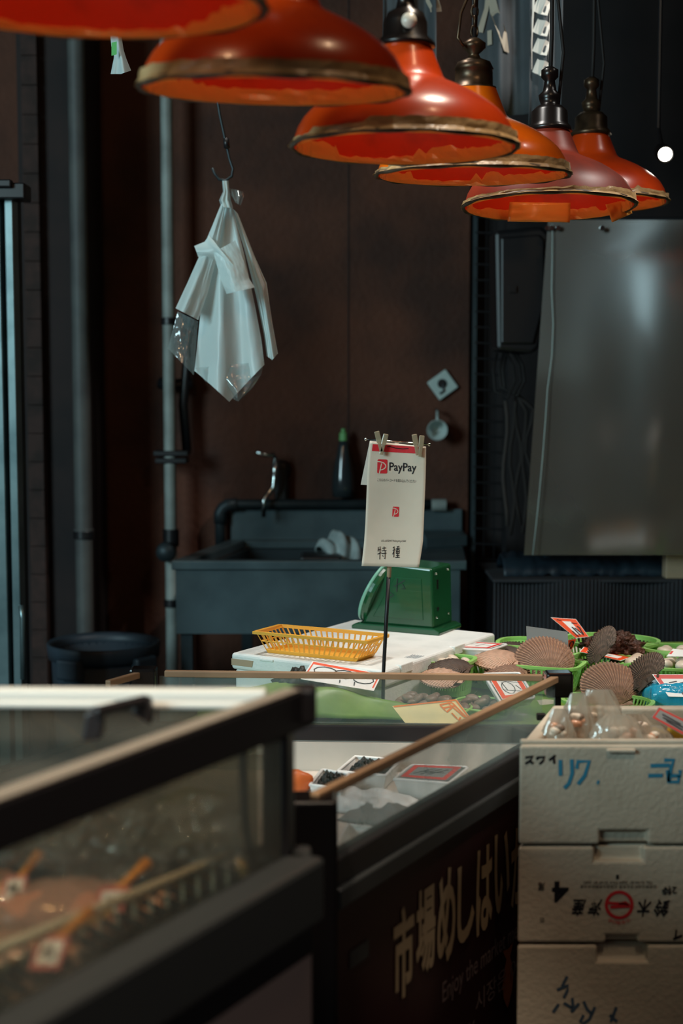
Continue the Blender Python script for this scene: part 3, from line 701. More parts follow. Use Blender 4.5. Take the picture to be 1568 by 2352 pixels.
# ================================================================== HANGING BAGS
YH = 2.62
t = thing('wire_hook', 'bent dark wire hook holding up the white plastic bags', 'hook', P(505, 240, YH))
hp = [Vector((P(500, 240, YH).x - 0.03, YH, 3.5)), P(497, 215, YH), P(505, 265, YH), P(518, 325, YH), P(527, 365, YH), P(535, 388, YH), P(532, 405, YH), P(518, 415, YH), P(503, 412, YH), P(494, 400, YH), P(487, 386, YH)]
MB().tube(hp, 0.0025, 8).build('wire', 'steel_dark', t, smooth=True)
MB().tube([P(519, 318, YH - 0.004), P(521, 340, YH - 0.004)], 0.0055, 8).build('twist', 'black_metal', t, smooth=True)
t = thing('plastic_bag_bundle', 'bundle of white plastic bags hanging gathered from the wire hook', 'plastic bags', P(545, 922, YH))
def interp(pl, v):
    x = v * (len(pl) - 1); i = min(int(x), len(pl) - 2); f_ = x - i
    return (pl[i][0] + (pl[i + 1][0] - pl[i][0]) * f_, pl[i][1] + (pl[i + 1][1] - pl[i][1]) * f_)
def sheet(name, L, Rr, dy, m, amp=0.012, fq=3.0, sag=0.0, seed=0, nu=28, nv=40, par=None):
    def fn(u, v):
        a, b = interp(L, v), interp(Rr, v); px = a[0] + (b[0] - a[0]) * u; py = a[1] + (b[1] - a[1]) * u + sag * v * max(0.0, 1 - abs(2 * u - 1.0)) ** 1.05
        k = 0.15 + 0.85 * v
        Y = YH + dy + amp * k * sin(u * fq * 2 * pi + seed) - 0.03 * k * sin(pi * u) + 0.006 * k * noise.noise((u * 3, v * 2, seed)) + 0.0012 * noise.noise((u * 14, v * 9, seed))
        return P(px, py, Y)
    return MB().grid(fn, nu, nv).build(name, m, par or t, smooth=True)
sheet('bag_sheet', [(512, 470), (480, 560), (463, 690), (452, 800), (446, 852)], [(532, 470), (562, 590), (585, 700), (600, 780), (607, 838)], 0.0, 'bag_film', 0.015, 1.7, 78, 1)
sheet('bag_sheet', [(508, 468), (470, 560), (430, 650), (403, 708)], [(518, 468), (500, 580), (478, 670), (455, 735)], -0.02, 'bag_film', 0.006, 1.5, 0, 2)
sheet('bag_sheet', [(530, 475), (560, 570), (588, 680), (606, 770), (612, 818)], [(546, 490), (585, 590), (612, 650), (625, 740), (638, 812)], 0.015, 'bag_film', 0.008, 2.0, 12, 3)
sheet('bag_sheet', [(490, 580), (498, 610), (508, 645), (520, 675)], [(540, 552), (560, 600), (572, 640), (585, 660)], -0.045, 'bag_film', 0.004, 1.0, 0, 4)
sheet('bag_sheet', [(446, 565), (470, 555), (480, 540)], [(455, 590), (520, 600), (560, 640)], -0.03, 'bag_film', 0.004, 1.0, 0, 7, 12, 12)
tag(sheet('clear_sheet', [(408, 715), (396, 760), (385, 800)], [(455, 738), (450, 800), (445, 862)], 0.01, 'bag_clear', 0.006, 1.0, 0, 5), 'clear thin plastic flap')
sheet('bag_sheet', [(448, 845), (470, 875), (520, 905), (543, 921)], [(606, 830), (600, 860), (580, 890), (548, 922)], -0.012, 'bag_clear', 0.008, 2.0, 0, 6)
sheet('knot', [(510, 415), (512, 440), (503, 460), (508, 475)], [(524, 415), (527, 440), (530, 460), (535, 478)], -0.004, 'bag_film', 0.008, 2.0, 0, 8, 12, 12)
sheet('knot', [(526, 432), (530, 450), (540, 465)], [(558, 440), (560, 452), (552, 472)], 0.0, 'bag_clear', 0.008, 2.0, 0, 9, 12, 10)
# little twisted bag, upper left
YT = 2.9
t2 = thing('twisted_bag', 'small twisted clear bag with a green mark hanging below the nearest lamp', 'plastic bag', P(278, 170, YT))
_s = YH; YH = YT
sheet('bag_sheet', [(253, 80), (256, 110), (262, 130), (254, 170)], [(278, 80), (284, 115), (290, 135), (301, 162)], 0, 'bag_film', 0.008, 1.5, 4, 11, 14, 14, t2)
YH = _s
S = quadmap(P(256, 128, YT - 0.03), P(268, 125, YT - 0.03), P(268, 95, YT - 0.03), P(256, 98, YT - 0.03))
MB().grid(S, 4, 4).build('green_mark', 'green_bright', t2)
MB().tube([P(262, 84, YT), P(262, -300, YT), Vector((P(262, 0, YT).x, YT, 3.5))], 0.002, 6).build('string', 'cord', t2)

# ================================================================== SHELLFISH TABLE
TZ = 0.85
tb = [(-0.33, 2.69), (1.35, 2.69), (1.35, 3.62), (0.09, 3.62), (-0.235, 2.97)]
t = thing('display_table', 'low table under a green plastic sheet carrying the shellfish baskets', 'table', (0.5, 3.1, 0))
MB().prism(tb, TZ - 0.04, TZ - 0.004).build('table_top', 'liner', t)
def gs(u, v):
    y = 2.69 + 0.93 * v; xl = -0.33 + 0.095 * (y - 2.69) / 0.28 if y < 2.97 else -0.235 + 0.325 * (y - 2.97) / 0.65
    return Vector((xl + (1.35 - xl) * u, y, TZ - 0.003 + 0.003 * noise.noise((u * 20, v * 12, 3))))
MB().grid(gs, 50, 30).build('green_sheet', 'green_sheet', t, smooth=True)
for q in ((-0.25, 2.74), (1.3, 2.74), (0.12, 3.57), (1.3, 3.57)):
    MB().box((q[0], q[1], (TZ - 0.04) / 2), (0.05, 0.05, TZ - 0.04)).build('leg', 'black_metal', t)
# green mound of plastic net behind the glass
def mound(u, v):
    x = -0.28 + 0.42 * u; y = 2.70 + (min(0.20, 2.965 - 0.636 * (x + 0.2325) - 2.70) if x < 0.09 else 0.06) * v
    return Vector((x, y, TZ + 0.004 + 0.060 * sin(pi * v * 0.9 + 0.25) ** 1.2 * (0.35 + 0.65 * sin(pi * min(1, u * 0.85 + 0.1))) * (1 + 0.3 * noise.noise((u * 4, v * 3, 0)))))
tag(MB().grid(mound, 40, 20).build('green_cloth', 'green_sheet', smooth=True, solid=0.002), 'rumpled green plastic cover lying behind the chilled case glass', 'cover')

# polystyrene box with lid
BZ = 0.94
FL, FR, BR = PZ(530, 1499, BZ), PZ(885, 1541, BZ), PZ(1115, 1452, BZ); ex = (FR - FL).normalized(); ey = (BR - FR); dep = ey.length
ey = Vector((-ex.y, ex.x, 0)); wid = (FR - FL).length; ang = math.atan2(ex.y, ex.x)
BL = FL + ey * dep; BR = FR + ey * dep
t = thing('foam_box', 'white polystyrene fish box with lid carrying the green scale', 'box', (FL + BR) / 2 * 1.0, ang)
t.location.z = TZ
lb = lambda x, y: FL + ex * x + ey * y
def pr(x0, y0, x1, y1): return [lb(x0, y0)[:2], lb(x1, y0)[:2], lb(x1, y1)[:2], lb(x0, y1)[:2]]
MB().prism(pr(0.006, 0.006, wid - 0.006, dep - 0.006), TZ, BZ - 0.035).build('box_body', 'foam', t, bevel=0.006)
lid = MB().prism(pr(0, 0, wid, dep), BZ - 0.035, BZ).build('lid', 'foam', t, bevel=0.007, seg=3)
for q in (0.10, 0.24, 0.34): MB().prism(pr(q * wid / 0.4 - 0.02, -0.003, q * wid / 0.4 + 0.015, 0.006), BZ - 0.010, BZ - 0.004).build('lid_tab', 'foam', lid, bevel=0.002)
for q in (0.06, 0.3): MB().prism(pr(wid - 0.012, q, wid + 0.003, q + 0.05), BZ - 0.018, BZ + 0.002).build('lid_tab', 'foam', lid, bevel=0.002)
S = quadmap(lb(0.002, -0.0008) + Vector((0, 0, -0.026)), lb(0.055, -0.0008) + Vector((0, 0, -0.026)), lb(0.058, -0.0008) + Vector((0, 0, -0.012)), lb(0.002, -0.0008) + Vector((0, 0, -0.012)))
MB().grid(S, 4, 2).build('tape_piece', 'foam_tape', lid, solid=0.0006)
mb = MB(); S = quadmap(*[lb(*q) + Vector((0, 0, 0.0006)) for q in ((wid * 0.90, dep * 0.22), (wid * 1.0, dep * 0.22), (wid * 1.0, dep * 0.40), (wid * 0.90, dep * 0.40))])
for k in range(6): stroke(mb, [(0.1 + k * 0.13, 0.3), (0.16 + k * 0.13, 0.5 + 0.1 * (k % 3)), (0.12 + k * 0.13, 0.7)], 0.0015, S, 0.04, 0.09)
mb.build('pen_marks', 'navy_ink', t)
BXr = (lb, wid, dep)

# weighing scale
A, B = PZ(808, 1443, BZ), PZ(997, 1459, BZ); sx = (B - A).normalized(); sy = Vector((-sx.y, sx.x, 0)); L = (B - A).length
t = thing('weighing_scale', 'old dark green weighing scale standing on the white foam box', 'scale', (A + B) / 2 + sy * 0.06, math.atan2(sx.y, sx.x))
q = lambda x, y, z: A + sx * x + sy * y + Vector((0, 0, z))
top = P(985, 1298, B.y + 0.03).z - BZ
DP = 0.115
mb = MB()
mb.extr([q(0.022, 0.008, 0.012), q(L - 0.006, 0.008, 0.012), q(L - 0.010, 0.008, top - 0.006), q(0.098, 0.008, top), q(0.085, 0.008, top - 0.012)], sy * DP)
cs = mb.build('casing', 'green_enamel', t, bevel=0.006, seg=3)
MB().extr([q(0.05, 0.0065, 0.03), q(L - 0.03, 0.0065, 0.03), q(L - 0.035, 0.0065, top - 0.03), q(0.105, 0.0065, top - 0.03)], sy * 0.004).build('side_panel', 'green_enamel', cs, bevel=0.002)
MB().extr([q(0.0, -0.004, 0.0), q(L + 0.014, -0.004, 0.0), q(L + 0.014, -0.004, 0.008), q(L, -0.004, 0.014), q(0.012, -0.004, 0.014), q(0, -0.004, 0.008)], sy * (DP + 0.02)).build('base', 'green_enamel', t, bevel=0.003)
for (yy, zz) in ((0.03, top - 0.02), (0.10, top - 0.018), (0.03, 0.035), (0.10, 0.035)):
    MB().blob(q(L - 0.006 - zz * 0.02, yy, zz), (0.003, 0.003, 0.003), 2).build('screw', 'chrome', cs, smooth=True)
mb = MB(); mb.box(q(L - 0.0075, 0.035, top - 0.045), (0.003, 0.003, 0.022), Matrix.Rotation(math.atan2(sx.y, sx.x), 3, 'Z')); mb.box(q(L - 0.006, 0.035, 0.055), (0.003, 0.006, 0.008), Matrix.Rotation(math.atan2(sx.y, sx.x), 3, 'Z')); mb.build('slot', 'black_metal', cs)
# round dial face on the sloping side, seen nearly edge on
sl = (q(0.085, 0, top - 0.012) - q(0.022, 0, 0.012)); nd = sl.normalized().cross(sy); nd = nd if nd.dot(sx) < 0 else -nd
ctr = (q(0.085, 0, top - 0.012) + q(0.022, 0, 0.012)) / 2 + sy * (DP / 2 + 0.012) + nd * 0.0
Rd = Matrix((sl.normalized(), sy.cross(Vector((0, 0, 1))) * 0 + sy, nd)).transposed()
rd = 0.083
dl_ = MB().lathe([(0, -0.004), (rd * 0.98, -0.004), (rd, 0.004), (rd * 0.99, 0.014), (rd * 0.93, 0.02), (0, 0.02)], 48, ctr, Rd).build('dial', 'green_enamel', t, smooth=False, bevel=0.001)
MB().lathe([(rd * 0.94, 0.012), (rd * 1.015, 0.012), (rd * 1.015, 0.019), (rd * 0.94, 0.021)], 48, ctr, Rd, close=True).build('dial_rim', 'green_light', dl_, smooth=True)
mb = MB(); S = quadmap(q(0.07, 0.0055, 0.06), q(0.14, 0.0055, 0.06), q(0.14, 0.0055, 0.14), q(0.07, 0.0055, 0.14))
for st in ([(0.5, 0.55), (0.9, 0.75)], [(0.6, 0.4), (0.62, 0.8)], [(0.2, 0.15), (0.5, 0.3), (0.3, 0.4)], [(0.75, 0.5), (0.9, 0.5), (0.8, 0.65)]): stroke(mb, st, 0.0018, S, 0.07, 0.08)
mb.build('pen_marks', 'black_ink', t)

# baskets --------------------------------------------------------------------
def resample(poly, n):
    P_ = [Vector(p) for p in poly]; segs = [(P_[i], P_[(i + 1) % len(P_)]) for i in range(len(P_))]
    tot = sum((b - a).length for a, b in segs); out = []
    for k in range(n):
        d = tot * k / n
        for a, b in segs:
            l = (b - a).length
            if d <= l: out.append(a + (b - a) * (d / l)); break
            d -= l
    return out
def basket(label, rim, bot, m, nb, group, name='basket', rr=0.0045, bw=0.004, rings=(0.5,), base=None):
    """rim, bot: closed outlines; lattice walls of upright bars with rings between"""
    ca = sum((Vector(p) for p in bot), Vector()) / len(bot)
    t = thing(name, label, 'basket', ca, 0, group)
    R1, B1 = resample(rim, nb), resample(bot, nb)
    mb = MB()
    up = Vector((0, 0, 1)); cr = sum(R1, Vector()) / nb
    def lip(pts, w_, h):
        n = len(pts); vs = []
        for p in pts:
            o_ = (p - cr); o_.z = 0; o_.normalize(); vs += [p - o_ * w_ * 0.3 - up * h, p + o_ * w_ - up * h, p + o_ * w_, p - o_ * w_ * 0.3]
        fs = []
        for i in range(n):
            j = (i + 1) % n
            for k in range(4): fs.append((i * 4 + k, i * 4 + (k + 1) % 4, j * 4 + (k + 1) % 4, j * 4 + k))
        return vs, fs
    mb.faces(*lip(R1, rr * 1.6, rr * 1.3)); mb.build('rim', m, t)
    mb = MB()
    lowB = [b.lerp(r_, 0.16) for b, r_ in zip(B1, R1)]; hiR = [b.lerp(r_, 0.86) for b, r_ in zip(B1, R1)]
    n = nb
    for a, b in ((B1, lowB), (hiR, R1)): mb.faces(a + b, [(i, (i + 1) % n, n + (i + 1) % n, n + i) for i in range(n)])
    for qv in rings:
        a = [b.lerp(r_, qv - 0.025) for b, r_ in zip(B1, R1)]; c2 = [b.lerp(r_, qv + 0.025) for b, r_ in zip(B1, R1)]
        mb.faces(a + c2, [(i, (i + 1) % n, n + (i + 1) % n, n + i) for i in range(n)])
    for i in range(n):
        tdir = (R1[(i + 1) % n] - R1[i - 1]).normalized() * bw / 2
        mb.faces([lowB[i] - tdir, lowB[i] + tdir, hiR[i] + tdir, hiR[i] - tdir], [(0, 1, 2, 3)])
    mb.build('lattice_wall', m, t, solid=0.0016)
    mb = MB(); mb.faces(B1, [tuple(range(n))]); mb.build('bottom', m, t, solid=0.002)
    return t
RZ = BZ + 0.05
basket('yellow rectangular plastic basket lying empty on the white foam box',
       [PZ(587, 1450, RZ), PZ(838, 1472, RZ), PZ(890, 1456, RZ), PZ(646, 1434, RZ)],
       [PZ(615, 1498, BZ + 0.001), PZ(817, 1519, BZ + 0.001), PZ(860, 1506, BZ + 0.001), PZ(664, 1487, BZ + 0.001)], 'yellow_plastic', 50, None, 'plastic_basket', rr=0.0045, bw=0.0035, rings=(0.55,))
def oval(c, l, w_, a, e=3.0, n=60):
    out = []
    for k in range(n):
        th = 2 * pi * k / n; x = l / 2 * abs(cos(th)) ** (2 / e) * (1 if cos(th) >= 0 else -1); y = w_ / 2 * abs(sin(th)) ** (2 / e) * (1 if sin(th) >= 0 else -1)
        out.append(Vector(c) + Vector((x * cos(a) - y * sin(a), x * sin(a) + y * cos(a), 0)))
    return out
GG = 'green plastic baskets of shellfish on the table'
def gbasket(px, py, z, l, w_, a, label, e=3.0, h=None, nb=56):
    c = PZ(px, py, z); h = h or (z - TZ - 0.002)
    return basket(label, oval(c, l, w_, radians(a), e), oval(c - Vector((0, 0, h)), l * 0.88, w_ * 0.84, radians(a), e), 'green_plastic', nb, GG, 'plastic_basket', rr=0.0042, bw=0.0038, rings=())
gbasket(1200, 1516, 0.912, 0.255, 0.11, -24, 'green basket holding the large brown scallop, nearest to the case corner', 5)
gbasket(1030, 1512, 0.925, 0.10, 0.10, -24, 'green basket of small white clams beside the white foam box', 3.5)
gbasket(1222, 1474, 0.925, 0.15, 0.12, -20, 'green basket behind the standing grey card', 2.6)
gbasket(1388, 1511, 0.912, 0.14, 0.10, -24, 'green basket with mussels just right of the large scallop', 3.5)
gbasket(1402, 1468, 0.925, 0.21, 0.16, -20, 'green basket holding the dark brown sea squirts', 2.4)
gbasket(1562, 1488, 0.925, 0.16, 0.10, -20, 'green basket at the back right edge with a pale shell', 2.4)
gbasket(1535, 1524, 0.905, 0.20, 0.10, -20, 'green basket of open pale clams at the right edge', 2.6)
gbasket(1395, 1607, 0.885, 0.17, 0.12, -24, 'bright green basket under the second brown scallop', 2.6)
gbasket(1518, 1560, 0.895, 0.17, 0.085, -24, 'green basket holding small orange clams in front of the pale clams', 2.8)
# low green dishes under the brown clams
def dish(px, py, l, w_, label):
    c = PZ(px, py, TZ + 0.02); t = thing('green_dish', label, 'dish', c - Vector((0, 0, 0.018)), 0, 'shallow green dishes of clams')
    rim = oval(c, l, w_, radians(-24), 3); bot = oval(c - Vector((0, 0, 0.017)), l * 0.86, w_ * 0.82, radians(-24), 3)
    n = len(rim); mb = MB(); mb.faces(rim + bot, [(i, (i + 1) % n, n + (i + 1) % n, n + i) for i in range(n)] + [tuple(range(n, 2 * n))]); mb.build('bowl', 'green_plastic', t, solid=0.002, smooth=False)
    mb = MB(); mb.tube(rim, 0.003, 6, closed=True); mb.build('rim', 'green_plastic', t, smooth=True)
    return c
d1 = dish(982, 1622, 0.17, 0.12, 'shallow green dish with the larger heap of brown clams')
d2 = dish(1110, 1618, 0.13, 0.12, 'shallow green dish with the smaller heap of brown clams')

# shells ----------------------------------------------------------------------
def scallop_mesh(R0=0.06, dome=0.32, ribs=34, flat=False, nr=26, na=120):
    mb = MB(); A0 = radians(72)
    def fn(u, v):
        # u across the fan, v from hinge to edge
        a = (u - 0.5) * 2 * A0
        edge = R0 * 2 * cos(a) ** 0.62
        r = edge * v * (1 + 0.012 * sin(u * ribs * 2 * pi) * v)
        z = R0 * dome * (1 - (2 * v - 0.9) ** 2) * cos(a * 1.0) ** 0.8 * 1.0 if not flat else R0 * 0.10 * (1 - (2 * v - 1) ** 2)
        z = max(z, 0) if v > 0 else 0
        z += 0.0018 * sin(u * ribs * 2 * pi) * min(1, v * 1.6) + 0.0006 * sin(v * 38)
        return Vector((r * sin(a) * 0.98, r * cos(a), z))
    mb.grid(fn, na, nr)
    return mb
def ears_mesh(R0=0.06):
    mb = MB()
    for sg in (-1, 1):
        pts = [(0, 0.0, 0.004), (sg * R0 * 0.55, -0.002, 0.003), (sg * R0 * 0.62, R0 * 0.22, 0.003), (sg * R0 * 0.45, R0 * 0.5, 0.005), (sg * R0 * 0.1, R0 * 0.3, 0.008)]
        mb.faces([Vector(p) for p in pts], [tuple(range(5))])
    return mb
def place(t, loc, rot): t.location = loc; t.rotation_euler = rot
def scallop(loc, R0, tilt, roll, yaw, m, label, flat=False, closed=False):
    t = thing('scallop', label, 'scallop', loc, 0, 'scallops in the green baskets')
    Mx = Matrix.Rotation(yaw, 4, 'Z') @ Matrix.Rotation(tilt, 4, 'X') @ Matrix.Rotation(roll, 4, 'Z')
    t.rotation_euler = Mx.to_euler()
    scallop_mesh(R0, flat=flat).build('shell_valve', m, t, smooth=True, local=True, solid=0.0014)
    ears_mesh(R0).build('hinge_ears', m, t, local=True, solid=0.0015)
    if closed:
        mb = scallop_mesh(R0, dome=0.16); mb.bm.transform(Matrix.Scale(-1, 4, (0, 0, 1)) @ Matrix.Translation((0, 0, 0.002)))
        mb.build('lower_valve', m, t, smooth=True, local=True, solid=0.0014)
    return t
scallop(P(1264, 1558, 2.98), 0.056, radians(42), radians(8), radians(0), 'shell', 'large brown ribbed scallop leaning against the grey card', closed=True)
scallop(P(1420, 1624, 2.80), 0.055, radians(44), radians(10), radians(0), 'shell', 'brown ribbed scallop above the plastic bags of clams, beside the blue package', closed=True)
scallop(P(1190, 1520, 3.02), 0.050, radians(8), radians(78), radians(0), 'shell_pink', 'pinkish scallop lying flat at the left end of the large green basket', closed=True)
scallop(P(1066, 1562, 2.86), 0.046, radians(10), radians(70), radians(0), 'shell_pink', 'pinkish scallop lying outside the baskets beside the foam box', closed=True)
scallop(P(1080, 1540, 2.90), 0.044, radians(8), radians(72), radians(0), 'shell_dark', 'dark brown scallop resting on top of the pinkish one by the foam box', closed=True)
scallop(P(1386, 1512, 2.98), 0.042, radians(62), radians(52), radians(-72), 'shell_dark', 'dark flat shell standing on edge right of the large scallop', flat=True)
scallop(P(1492, 1572, 2.80), 0.045, radians(50), radians(60), radians(-62), 'shell_dark', 'grey brown flat shell sticking up behind the second scallop', flat=True)
scallop(P(1212, 1500, 3.12), 0.042, radians(12), radians(66), radians(0), 'shell_dark', 'blackish shell lying left of the grey card', flat=True, closed=True)
scallop(P(1210, 1548, 2.97), 0.045, radians(8), radians(82), radians(0), 'shell', 'brown scallop seen through the lattice of the large green basket', closed=True)
# clams
def clam_proto(m):
    mb = MB(); mb.blob((0, 0, 0.0075), (0.0135, 0.0105, 0.0075), 3, 0.06, 4)
    for v in mb.bm.verts:
        if v.co.y > 0: v.co.y *= 0.8
    return mb
protos = {}
def clam(loc, s, m, label, group, rnd):
    if m not in protos:
        o = clam_proto(m).build('clam', m, smooth=True, local=True); protos[m] = o; first = True
    else:
        o = protos[m].copy(); C.objects.link(o)
    o.location = loc; o.rotation_euler = (rnd.uniform(-0.5, 0.5), rnd.uniform(-0.5, 0.5), rnd.uniform(0, 6.28)); o.scale = (s, s, s)
    return tag(o, label, 'clam', group)
rnd = random.Random(4)
def heap(c, nx, ny, layers, dx, m, label, group, a=-24, zb=0.004, s=(0.85, 1.25)):
    Rm = Matrix.Rotation(radians(a), 3, 'Z')
    for L in range(layers):
        for i in range(nx - L):
            for j in range(ny - L):
                p = Vector(((i - (nx - L - 1) / 2) * dx + rnd.uniform(-1, 1) * dx * 0.12, (j - (ny - L - 1) / 2) * dx * 0.86 + rnd.uniform(-1, 1) * dx * 0.12, zb + L * dx * 0.42))
                clam(c + Rm @ p, rnd.uniform(*s), m, label, group, rnd)
heap(d1 - Vector((0, 0, 0.016)), 6, 4, 3, 0.0255, 'clam', 'brown clam in the larger heap behind the yellow price card', 'clams in the larger green dish')
heap(d2 - Vector((0, 0, 0.016)), 4, 3, 2, 0.0265, 'clam', 'brown clam in the smaller heap beside the tray with a price card', 'clams in the smaller green dish')
c = PZ(1030, 1512, 0.925); heap(c - Vector((0, 0, 0.018)), 3, 3, 1, 0.028, 'clam_white', 'small white clam in the basket beside the foam box', 'white clams beside the foam box')
c = PZ(1535, 1522, 0.905); heap(c - Vector((0, 0, 0.014)), 5, 3, 1, 0.034, 'clam_white', 'pale clam in the basket at the right edge', 'pale clams at the right edge', s=(1.3, 1.7))
c = PZ(1490, 1560, 0.895); heap(c - Vector((0, 0, 0.014)), 5, 2, 1, 0.030, 'clam_orange', 'small orange clam in front of the pale clams', 'orange clams at the right edge', s=(1.0, 1.3))
c = PZ(1566, 1490, 0.925); heap(c - Vector((0, 0, 0.022)), 3, 2, 1, 0.034, 'clam_white', 'pale shell in the farthest basket at the right edge', 'pale shells in the back right basket', s=(1.3, 1.6))
c = PZ(1388, 1511, 0.912); heap(c - Vector((0, 0, 0.03)), 4, 2, 1, 0.032, 'shell_dark', 'dark mussel in the basket right of the large scallop', 'dark mussels right of the scallop', s=(1.1, 1.4))
# sea squirts
for i, (px, py, r, lab) in enumerate(((1396, 1478, 0.030, 'topmost dark brown sea squirt'), (1362, 1484, 0.022, 'reddish sea squirt at the left of the heap'), (1440, 1492, 0.028, 'dark sea squirt at the right end of the heap'), (1402, 1496, 0.020, 'small sea squirt at the front of the heap'), (1425, 1474, 0.024, 'sea squirt behind the rest of the heap'))):
    c = P(px, py, 3.13 + 0.03 * (i % 2)); c.z = max(c.z, TZ + 0.05)
    mb = MB(); mb.blob(c, (r * 1.25, r, r * 0.95), 4, 0.55, 14, i); tag(mb.build('sea_squirt', 'sea_squirt', smooth=True), lab + ' in the green basket', 'sea squirt', 'sea squirts in the back basket')
# black sea weed clump by the price card
c = P(690, 1562, 2.83); mb = MB(); mb.blob(c - Vector((0, 0, 0.015)), (0.05, 0.03, 0.035), 4, 0.6, 12, 3); tag(mb.build('seaweed_clump', 'rock_dark', smooth=True), 'black rough clump propping up the price card by the pole', 'seaweed')

# price cards -------------------------------------------------------------------
def card(label, bl, br, tr, tl, base='paper_white', border='orange_red', bw=0.12, ink='black_ink', strokes=(), sw=0.0022, name='price_card', cap=None, group=None, sides='tblr'):
    S = quadmap(bl, br, tr, tl); W = (br - bl).length; H = (tl - bl).length
    t = thing(name, label, 'card', (bl + br) / 2)
    mb = MB(); mb.grid(S, 6, 6); mb.build('sheet', base, t, solid=0.0008)
    if border:
        mb = MB(); b2 = bw * H / W * 0.8
        if 't' in sides: rect(mb, S, 0.02, 1 - bw, 0.98, 0.98)
        if 'b' in sides: rect(mb, S, 0.02, 0.02, 0.98, bw)
        if 'l' in sides: rect(mb, S, 0.02, bw, b2, 1 - bw)
        if 'r' in sides: rect(mb, S, 1 - b2, bw, 0.98, 1 - bw)
        mb.build('border', border, t)
    if strokes or cap:
        mb = MB()
        for st in strokes: stroke(mb, st, sw, S, W, H, 0.0012)
        if cap: text(mb, cap[0], S, *cap[1:5], off=0.0012)
        mb.build('lettering', ink, t)
    return t, S, W, H
zero = lambda x, y, rx, ry: [(x + rx * cos(2 * pi * k / 10 + 0.6), y + ry * sin(2 * pi * k / 10 + 0.6)) for k in range(11)]
# card on the clump, big digits "2000" style loops
yp = 2.75
card('white price card with orange border and big black loops beside the sign pole', P(690, 1560, yp + 0.01), P(858, 1587, yp - 0.02), P(877, 1549, yp + 0.03), P(717, 1519, yp + 0.05), strokes=[zero(0.25, 0.60, 0.16, 0.22), zero(0.52, 0.60, 0.15, 0.22), zero(0.80, 0.50, 0.14, 0.22), [(0.5, 0.28), (0.52, 0.12)], [(0.7, 0.3), (0.72, 0.1)]], sw=0.0022, bw=0.14, sides='tlr')
# back right card
yb = 3.16
card('white price card with orange border standing in the back green basket', P(1322, 1466, yb), P(1352, 1463, yb), P(1322, 1422, yb + 0.02), P(1264, 1418, yb + 0.02), strokes=[[(0.15, 0.9), (0.3, 0.86)], [(0.3, 0.35), (0.3, 0.05)], [(0.5, 0.55), (0.52, 0.12)], [(0.6, 0.5), (0.75, 0.1), (0.85, 0.5), (0.8, 0.6)], [(0.66, 0.76), (0.9, 0.74)]], sw=0.0022, bw=0.16)
card('plain grey card standing behind the large scallop', P(1210, 1490, 3.06), P(1305, 1494, 3.06), P(1303, 1451, 3.075), P(1208, 1438, 3.075), base='card_grey', border=None, name='blank_card')
card('red edged card peeking out right of the grey card', P(1305, 1497, 3.09), P(1314, 1490, 3.09), P(1324, 1466, 3.09), P(1304, 1470, 3.09), strokes=[zero(0.5, 0.5, 0.3, 0.3)], bw=0.3)
card('slanting red and white card lying in the basket behind the scallop', P(1330, 1497, 3.08), P(1425, 1518, 3.04), P(1450, 1510, 3.1), P(1340, 1486, 3.14), strokes=[[(0.2, 0.5), (0.4, 0.4)], [(0.5, 0.5), (0.7, 0.4)]], bw=0.25)
card('white price card with red border in front of the blue package', P(1535, 1600, 2.76), P(1625, 1602, 2.76), P(1600, 1549, 2.80), P(1497, 1549, 2.80), strokes=[[(0.25, 0.62), (0.45, 0.68)], [(0.5, 0.6), (0.8, 0.72)], [(0.45, 0.4), (0.4, 0.1)], [(0.6, 0.4), (0.65, 0.1)]], border='red_ink', bw=0.2, sides='tl', ink='black_ink')
card('small card with red edge beside the pale shell at the right', P(1530, 1508, 3.02), P(1575, 1508, 3.02), P(1575, 1494, 3.04), P(1545, 1490, 3.04), strokes=(), border='red_ink', bw=0.3, sides='l')
# polystyrene tray with price card
def tray(label, rim, bot, m='tray_white', group='white foam trays'):
    n = 48; ca = sum(bot, Vector()) / len(bot); t = thing('foam_tray', label, 'tray', ca, 0, group)
    R1, B1 = resample(rim, n), resample(bot, n); mb = MB(); mb.faces(R1 + B1, [(i, (i + 1) % n, n + (i + 1) % n, n + i) for i in range(n)] + [tuple(range(n, 2 * n))]); mb.build('tray_body', m, t, solid=0.002)
    mb = MB(); mb.tube(R1, 0.003, 6, closed=True); mb.build('tray_lip', m, t, smooth=True)
    return t
def trayq(label, px4, z, h, shrink=0.82, zb=None, **kw):
    rim = [PZ(a, b, z) for a, b in px4]; c = sum(rim, Vector()) / 4; bot = [c + (p - c) * shrink - Vector((0, 0, h)) for p in rim]
    return tray(label, rim, bot, **kw), rim
_, rm = trayq('white foam tray with a price card lying on the green basket by the foam box', [(1030, 1490), (1125, 1494), (1165, 1481), (1075, 1476)], 0.93, 0.024)
up = Vector((0, 0, 0.003))
card('red edged price card lying on the white tray by the foam box', rm[0] + (rm[2] - rm[0]) * 0.06 + up, rm[1] + (rm[3] - rm[1]) * 0.06 + up, rm[2] + (rm[0] - rm[2]) * 0.06 + up, rm[3] + (rm[1] - rm[3]) * 0.06 + up, strokes=[[(0.2, 0.5), (0.4, 0.7)], [(0.5, 0.3), (0.6, 0.7)], [(0.7, 0.5), (0.85, 0.5)]], border='red_ink', bw=0.16)
yq = 2.76
rim = [P(1150, 1614, yq - 0.03), P(1228, 1604, yq - 0.01), P(1192, 1546, yq + 0.09), P(1110, 1548, yq + 0.08)]
cc = sum(rim, Vector()) / 4; nn = (rim[1] - rim[0]).cross(rim[3] - rim[0]).normalized(); nn = nn if nn.z > 0 else -nn
tray('white foam tray tilted up against the front green basket', rim, [cc + (p - cc) * 0.85 - nn * 0.018 for p in rim])
